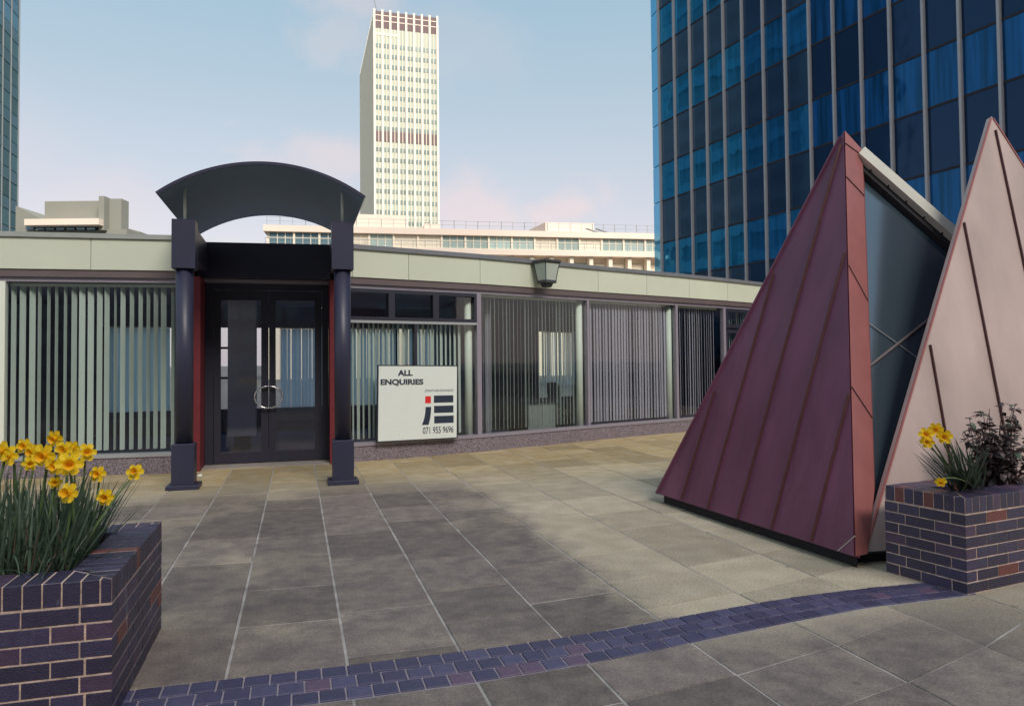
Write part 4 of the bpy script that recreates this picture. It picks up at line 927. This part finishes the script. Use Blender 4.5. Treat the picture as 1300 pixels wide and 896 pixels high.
# ------------------------------------------------------------------ long low building beyond the roof
B0, B1 = at(338, 460, 80), at(835, 460, 88); bfm = FR((B0.x, B0.y), math.atan2(B1.y-B0.y, B1.x-B0.x)); bfm.n = -bfm.n
Lb_ = math.dist((B0.x, B0.y), (B1.x, B1.y))+14
lb = thing('long_office_building', bfm.p(Lb_/2, -6), 'long cream office building with ribbon windows and roof railings beyond the pavilion', 'building')
def lbx(s0, s1, n0, n1_, z0, z1, nm, m, root=lb, **k): b = MB(); bfm.box(b, s0, s1, n0, n1_, z0, z1); return b.build(nm, M[m], root, **k)
lbx(0, Lb_, -12, -.5, 0, 15.9, 'wall', 'cream'); lbx(-.3, Lb_, -12, .1, 15.93, 16.6, 'parapet', 'peach'); lbx(-.2, Lb_, -.49, 1.0, 13.65, 14.25, 'balcony_slab', 'peach')
lbx(0, Lb_, -.49, -.2, 14.26, 14.5, 'window_sill_wall', 'cream'); lbx(0, Lb_, -.48, .9, 11.5, 12.1, 'lower_slab', 'peach')
s = .3; k = 0; rnd = random.Random(3)
while s < Lb_-2:
    wdt = 2.45; t = rnd.random(); kind = 'lwin_dark' if (s < 6 and s > 0) or t < .22 else ('lwin' if t < .72 else 'lpanel')
    if 6.5 < s < 14: kind = 'lpanel' if k % 2 else 'lwin'
    half = rnd.random() < .35
    fo = lbx(s, s+wdt, -.5, -.38, 14.52, 15.88, 'window', kind)
    for j in range(1, 3): lbx(s+wdt*j/3-.04, s+wdt*j/3+.04, -.375, -.33, 14.52, 15.88, 'glazing_bar', 'cream', fo)
    lbx(s, s+wdt, -.375, -.33, 15.30, 15.36, 'glazing_bar', 'cream', fo)
    lbx(s+wdt, s+wdt+.22, -.49, -.2, 14.51, 15.9, 'pier', 'cream'); s += wdt+.22; k += 1
s = 1.0
while s < Lb_:
    lbx(s, s+.45, -.45, .6, 0, 13.64, 'column', 'cream'); lbx(s+.46, s+2.25, -.48, -.40, 12.12, 13.0, 'lower_window', rnd.choice(('lwin', 'lpanel', 'lpanel'))); s += 2.32
b = MB(); bfm.box(b, 0, Lb_, .92, .95, 15.02, 15.06); bfm.box(b, 0, Lb_, .92, .95, 14.62, 14.65)
for k in range(int(Lb_/1.3)): bfm.box(b, k*1.3, k*1.3+.04, .92, .95, 14.25, 15.03)
b.build('balcony_railing', M['rail'], lb)
b = MB(); bfm.box(b, 0, Lb_, -.3, -.27, 17.55, 17.58); bfm.box(b, 0, Lb_, -.3, -.27, 17.1, 17.12)
for k in range(int(Lb_/1.35)): bfm.box(b, k*1.35, k*1.35+(.07 if k % 2 else .035), -.32, -.27, 16.6, 17.6)
b.build('roof_railing', M['rail'], lb)
def px_s(px): p = onplane(px, 460, bfm.p(0, 0), bfm.n); return (p-bfm.o).dot(bfm.s)
for x0, x1, zt_, n_, nm in ((420, 518, 18.8, -4, 'roof_plant_room'), (702, 766, 18.2, -3, 'roof_plant_room'), (542, 563, 17.7, -3, 'roof_tank')):
    a, c = px_s(x0), px_s(x1)
    if x0 == 702: b = MB(); b.prism([tuple(bfm.p(a, n_)[:2]), tuple(bfm.p(c, n_)[:2]), tuple(bfm.p(c, n_-5)[:2]), tuple(bfm.p(a-1.5, n_-9)[:2])], 16.6, zt_); b.build(nm, M['peach'], lb)
    else: lbx(a, c, n_-4, n_, 16.6, zt_, nm, 'peach')
for px in (752, 765): a = px_s(px); b = MB(); b.tube([bfm.p(a, -1, 16.7), bfm.p(a+1.4, -1, 16.6)], .12, 6); b.tube([bfm.p(a-.3, -1, 17.2), bfm.p(a+1.4, -1, 16.7)], .1, 6); b.build('roof_vent', M['rail'], lb)
# ------------------------------------------------------------------ distant white tower
Yt = 235.; q = at(477, 460, 240); sc2 = Yt/q.y; x0 = q.x*sc2; q = at(558, 460, 240); x1 = q.x*Yt/q.y
zt_ = EYE+(at(477, 12, 1)-Vector((0, 0, EYE))).z/(at(477, 12, 1)).y*Yt
wt = thing('white_office_tower', ((x0+x1)/2, Yt+25, 0), 'tall cream ribbed office tower standing against the sky', 'tower')
MB().box(x0+.05, x1-.05, Yt+.5, Yt+54, 0, zt_-.4).build('tower_core', M['cream'], wt)
zpx = lambda py: EYE+(at(515, py, 1)-Vector((0, 0, EYE))).z/at(515, py, 1).y*Yt
bw = (x1-x0)/8
ztl, zd0, zd1 = zpx(40), zpx(182), zpx(169)
fh = (zpx(62)-zpx(166))/8
rows = [zpx(166)+fh*i for i in range(0, 9)]+[zd0-fh*.8-fh*i for i in range(0, 9)]
for k in range(9):
    xx = x0+k*bw; MB().box(xx-.33, xx+.33, Yt-.35, Yt+.6, 0, zt_).build('pier', M['pierwhite'], wt)
for k in range(8):
    a = x0+k*bw+.34; c = a+bw-.68
    MB().box(a, c, Yt, Yt+.5, 0, ztl).build('infill_panel', M['gpanel'], wt)
    MB().box(a, c, Yt-.02, Yt+.5, ztl+.02, zt_-.5).build('louvre_panel', M['louvre'], wt)
    MB().box(a, c, Yt-.15, Yt-.02, zd0, zd1).build('louvre_panel', M['louvre'], wt)
    for z in rows:
        MB().box(a+.1, c-.1, Yt-.10, Yt-.02, z-.55, z+.75).build('window', M['gwin'], wt) if k*18+rows.index(z) < 400 else None
    if k < 3: MB().box(a, c, Yt-.12, Yt-.02, ztl-2.2, ztl-1.4).build('pale_band', M['pierwhite'], wt)
b = MB()
for k in range(8):
    a = x0+k*bw+bw/2
    b.box(a-.12, a+.12, Yt-.2, Yt-.11, 0, ztl)
b.build('mid_rib', M['cream'], wt)
for z in (zt_-1.9, ztl+2.3): MB().box(x0, x1, Yt-.07, Yt-.03, z, z+.25).build('louvre_rail', M['pierwhite'], wt)
for k in range(34): y = Yt+1+k*1.57; MB().box(x0-.3, x0+.04, y, y+.5, 0, zt_-.4).build('side_pier', M['cream_side'], wt)
for k in range(30): MB().box(x0-.12, x0+.04, Yt+.6, Yt+53.8, zt_-6-k*fh-1.2, zt_-6-k*fh).build('side_spandrel', M['cream_side'], wt)
MB().box(x0-.06, x0+.045, Yt+.6, Yt+53.8, 0, zt_-.5).build('side_glazing', M['gpanel'], wt)
MB().tube([(x0+1, Yt+1, zt_-.5), (x0-.3, Yt+1, zt_+5.5)], .12, 5).build('aerial', M['rail'], wt)
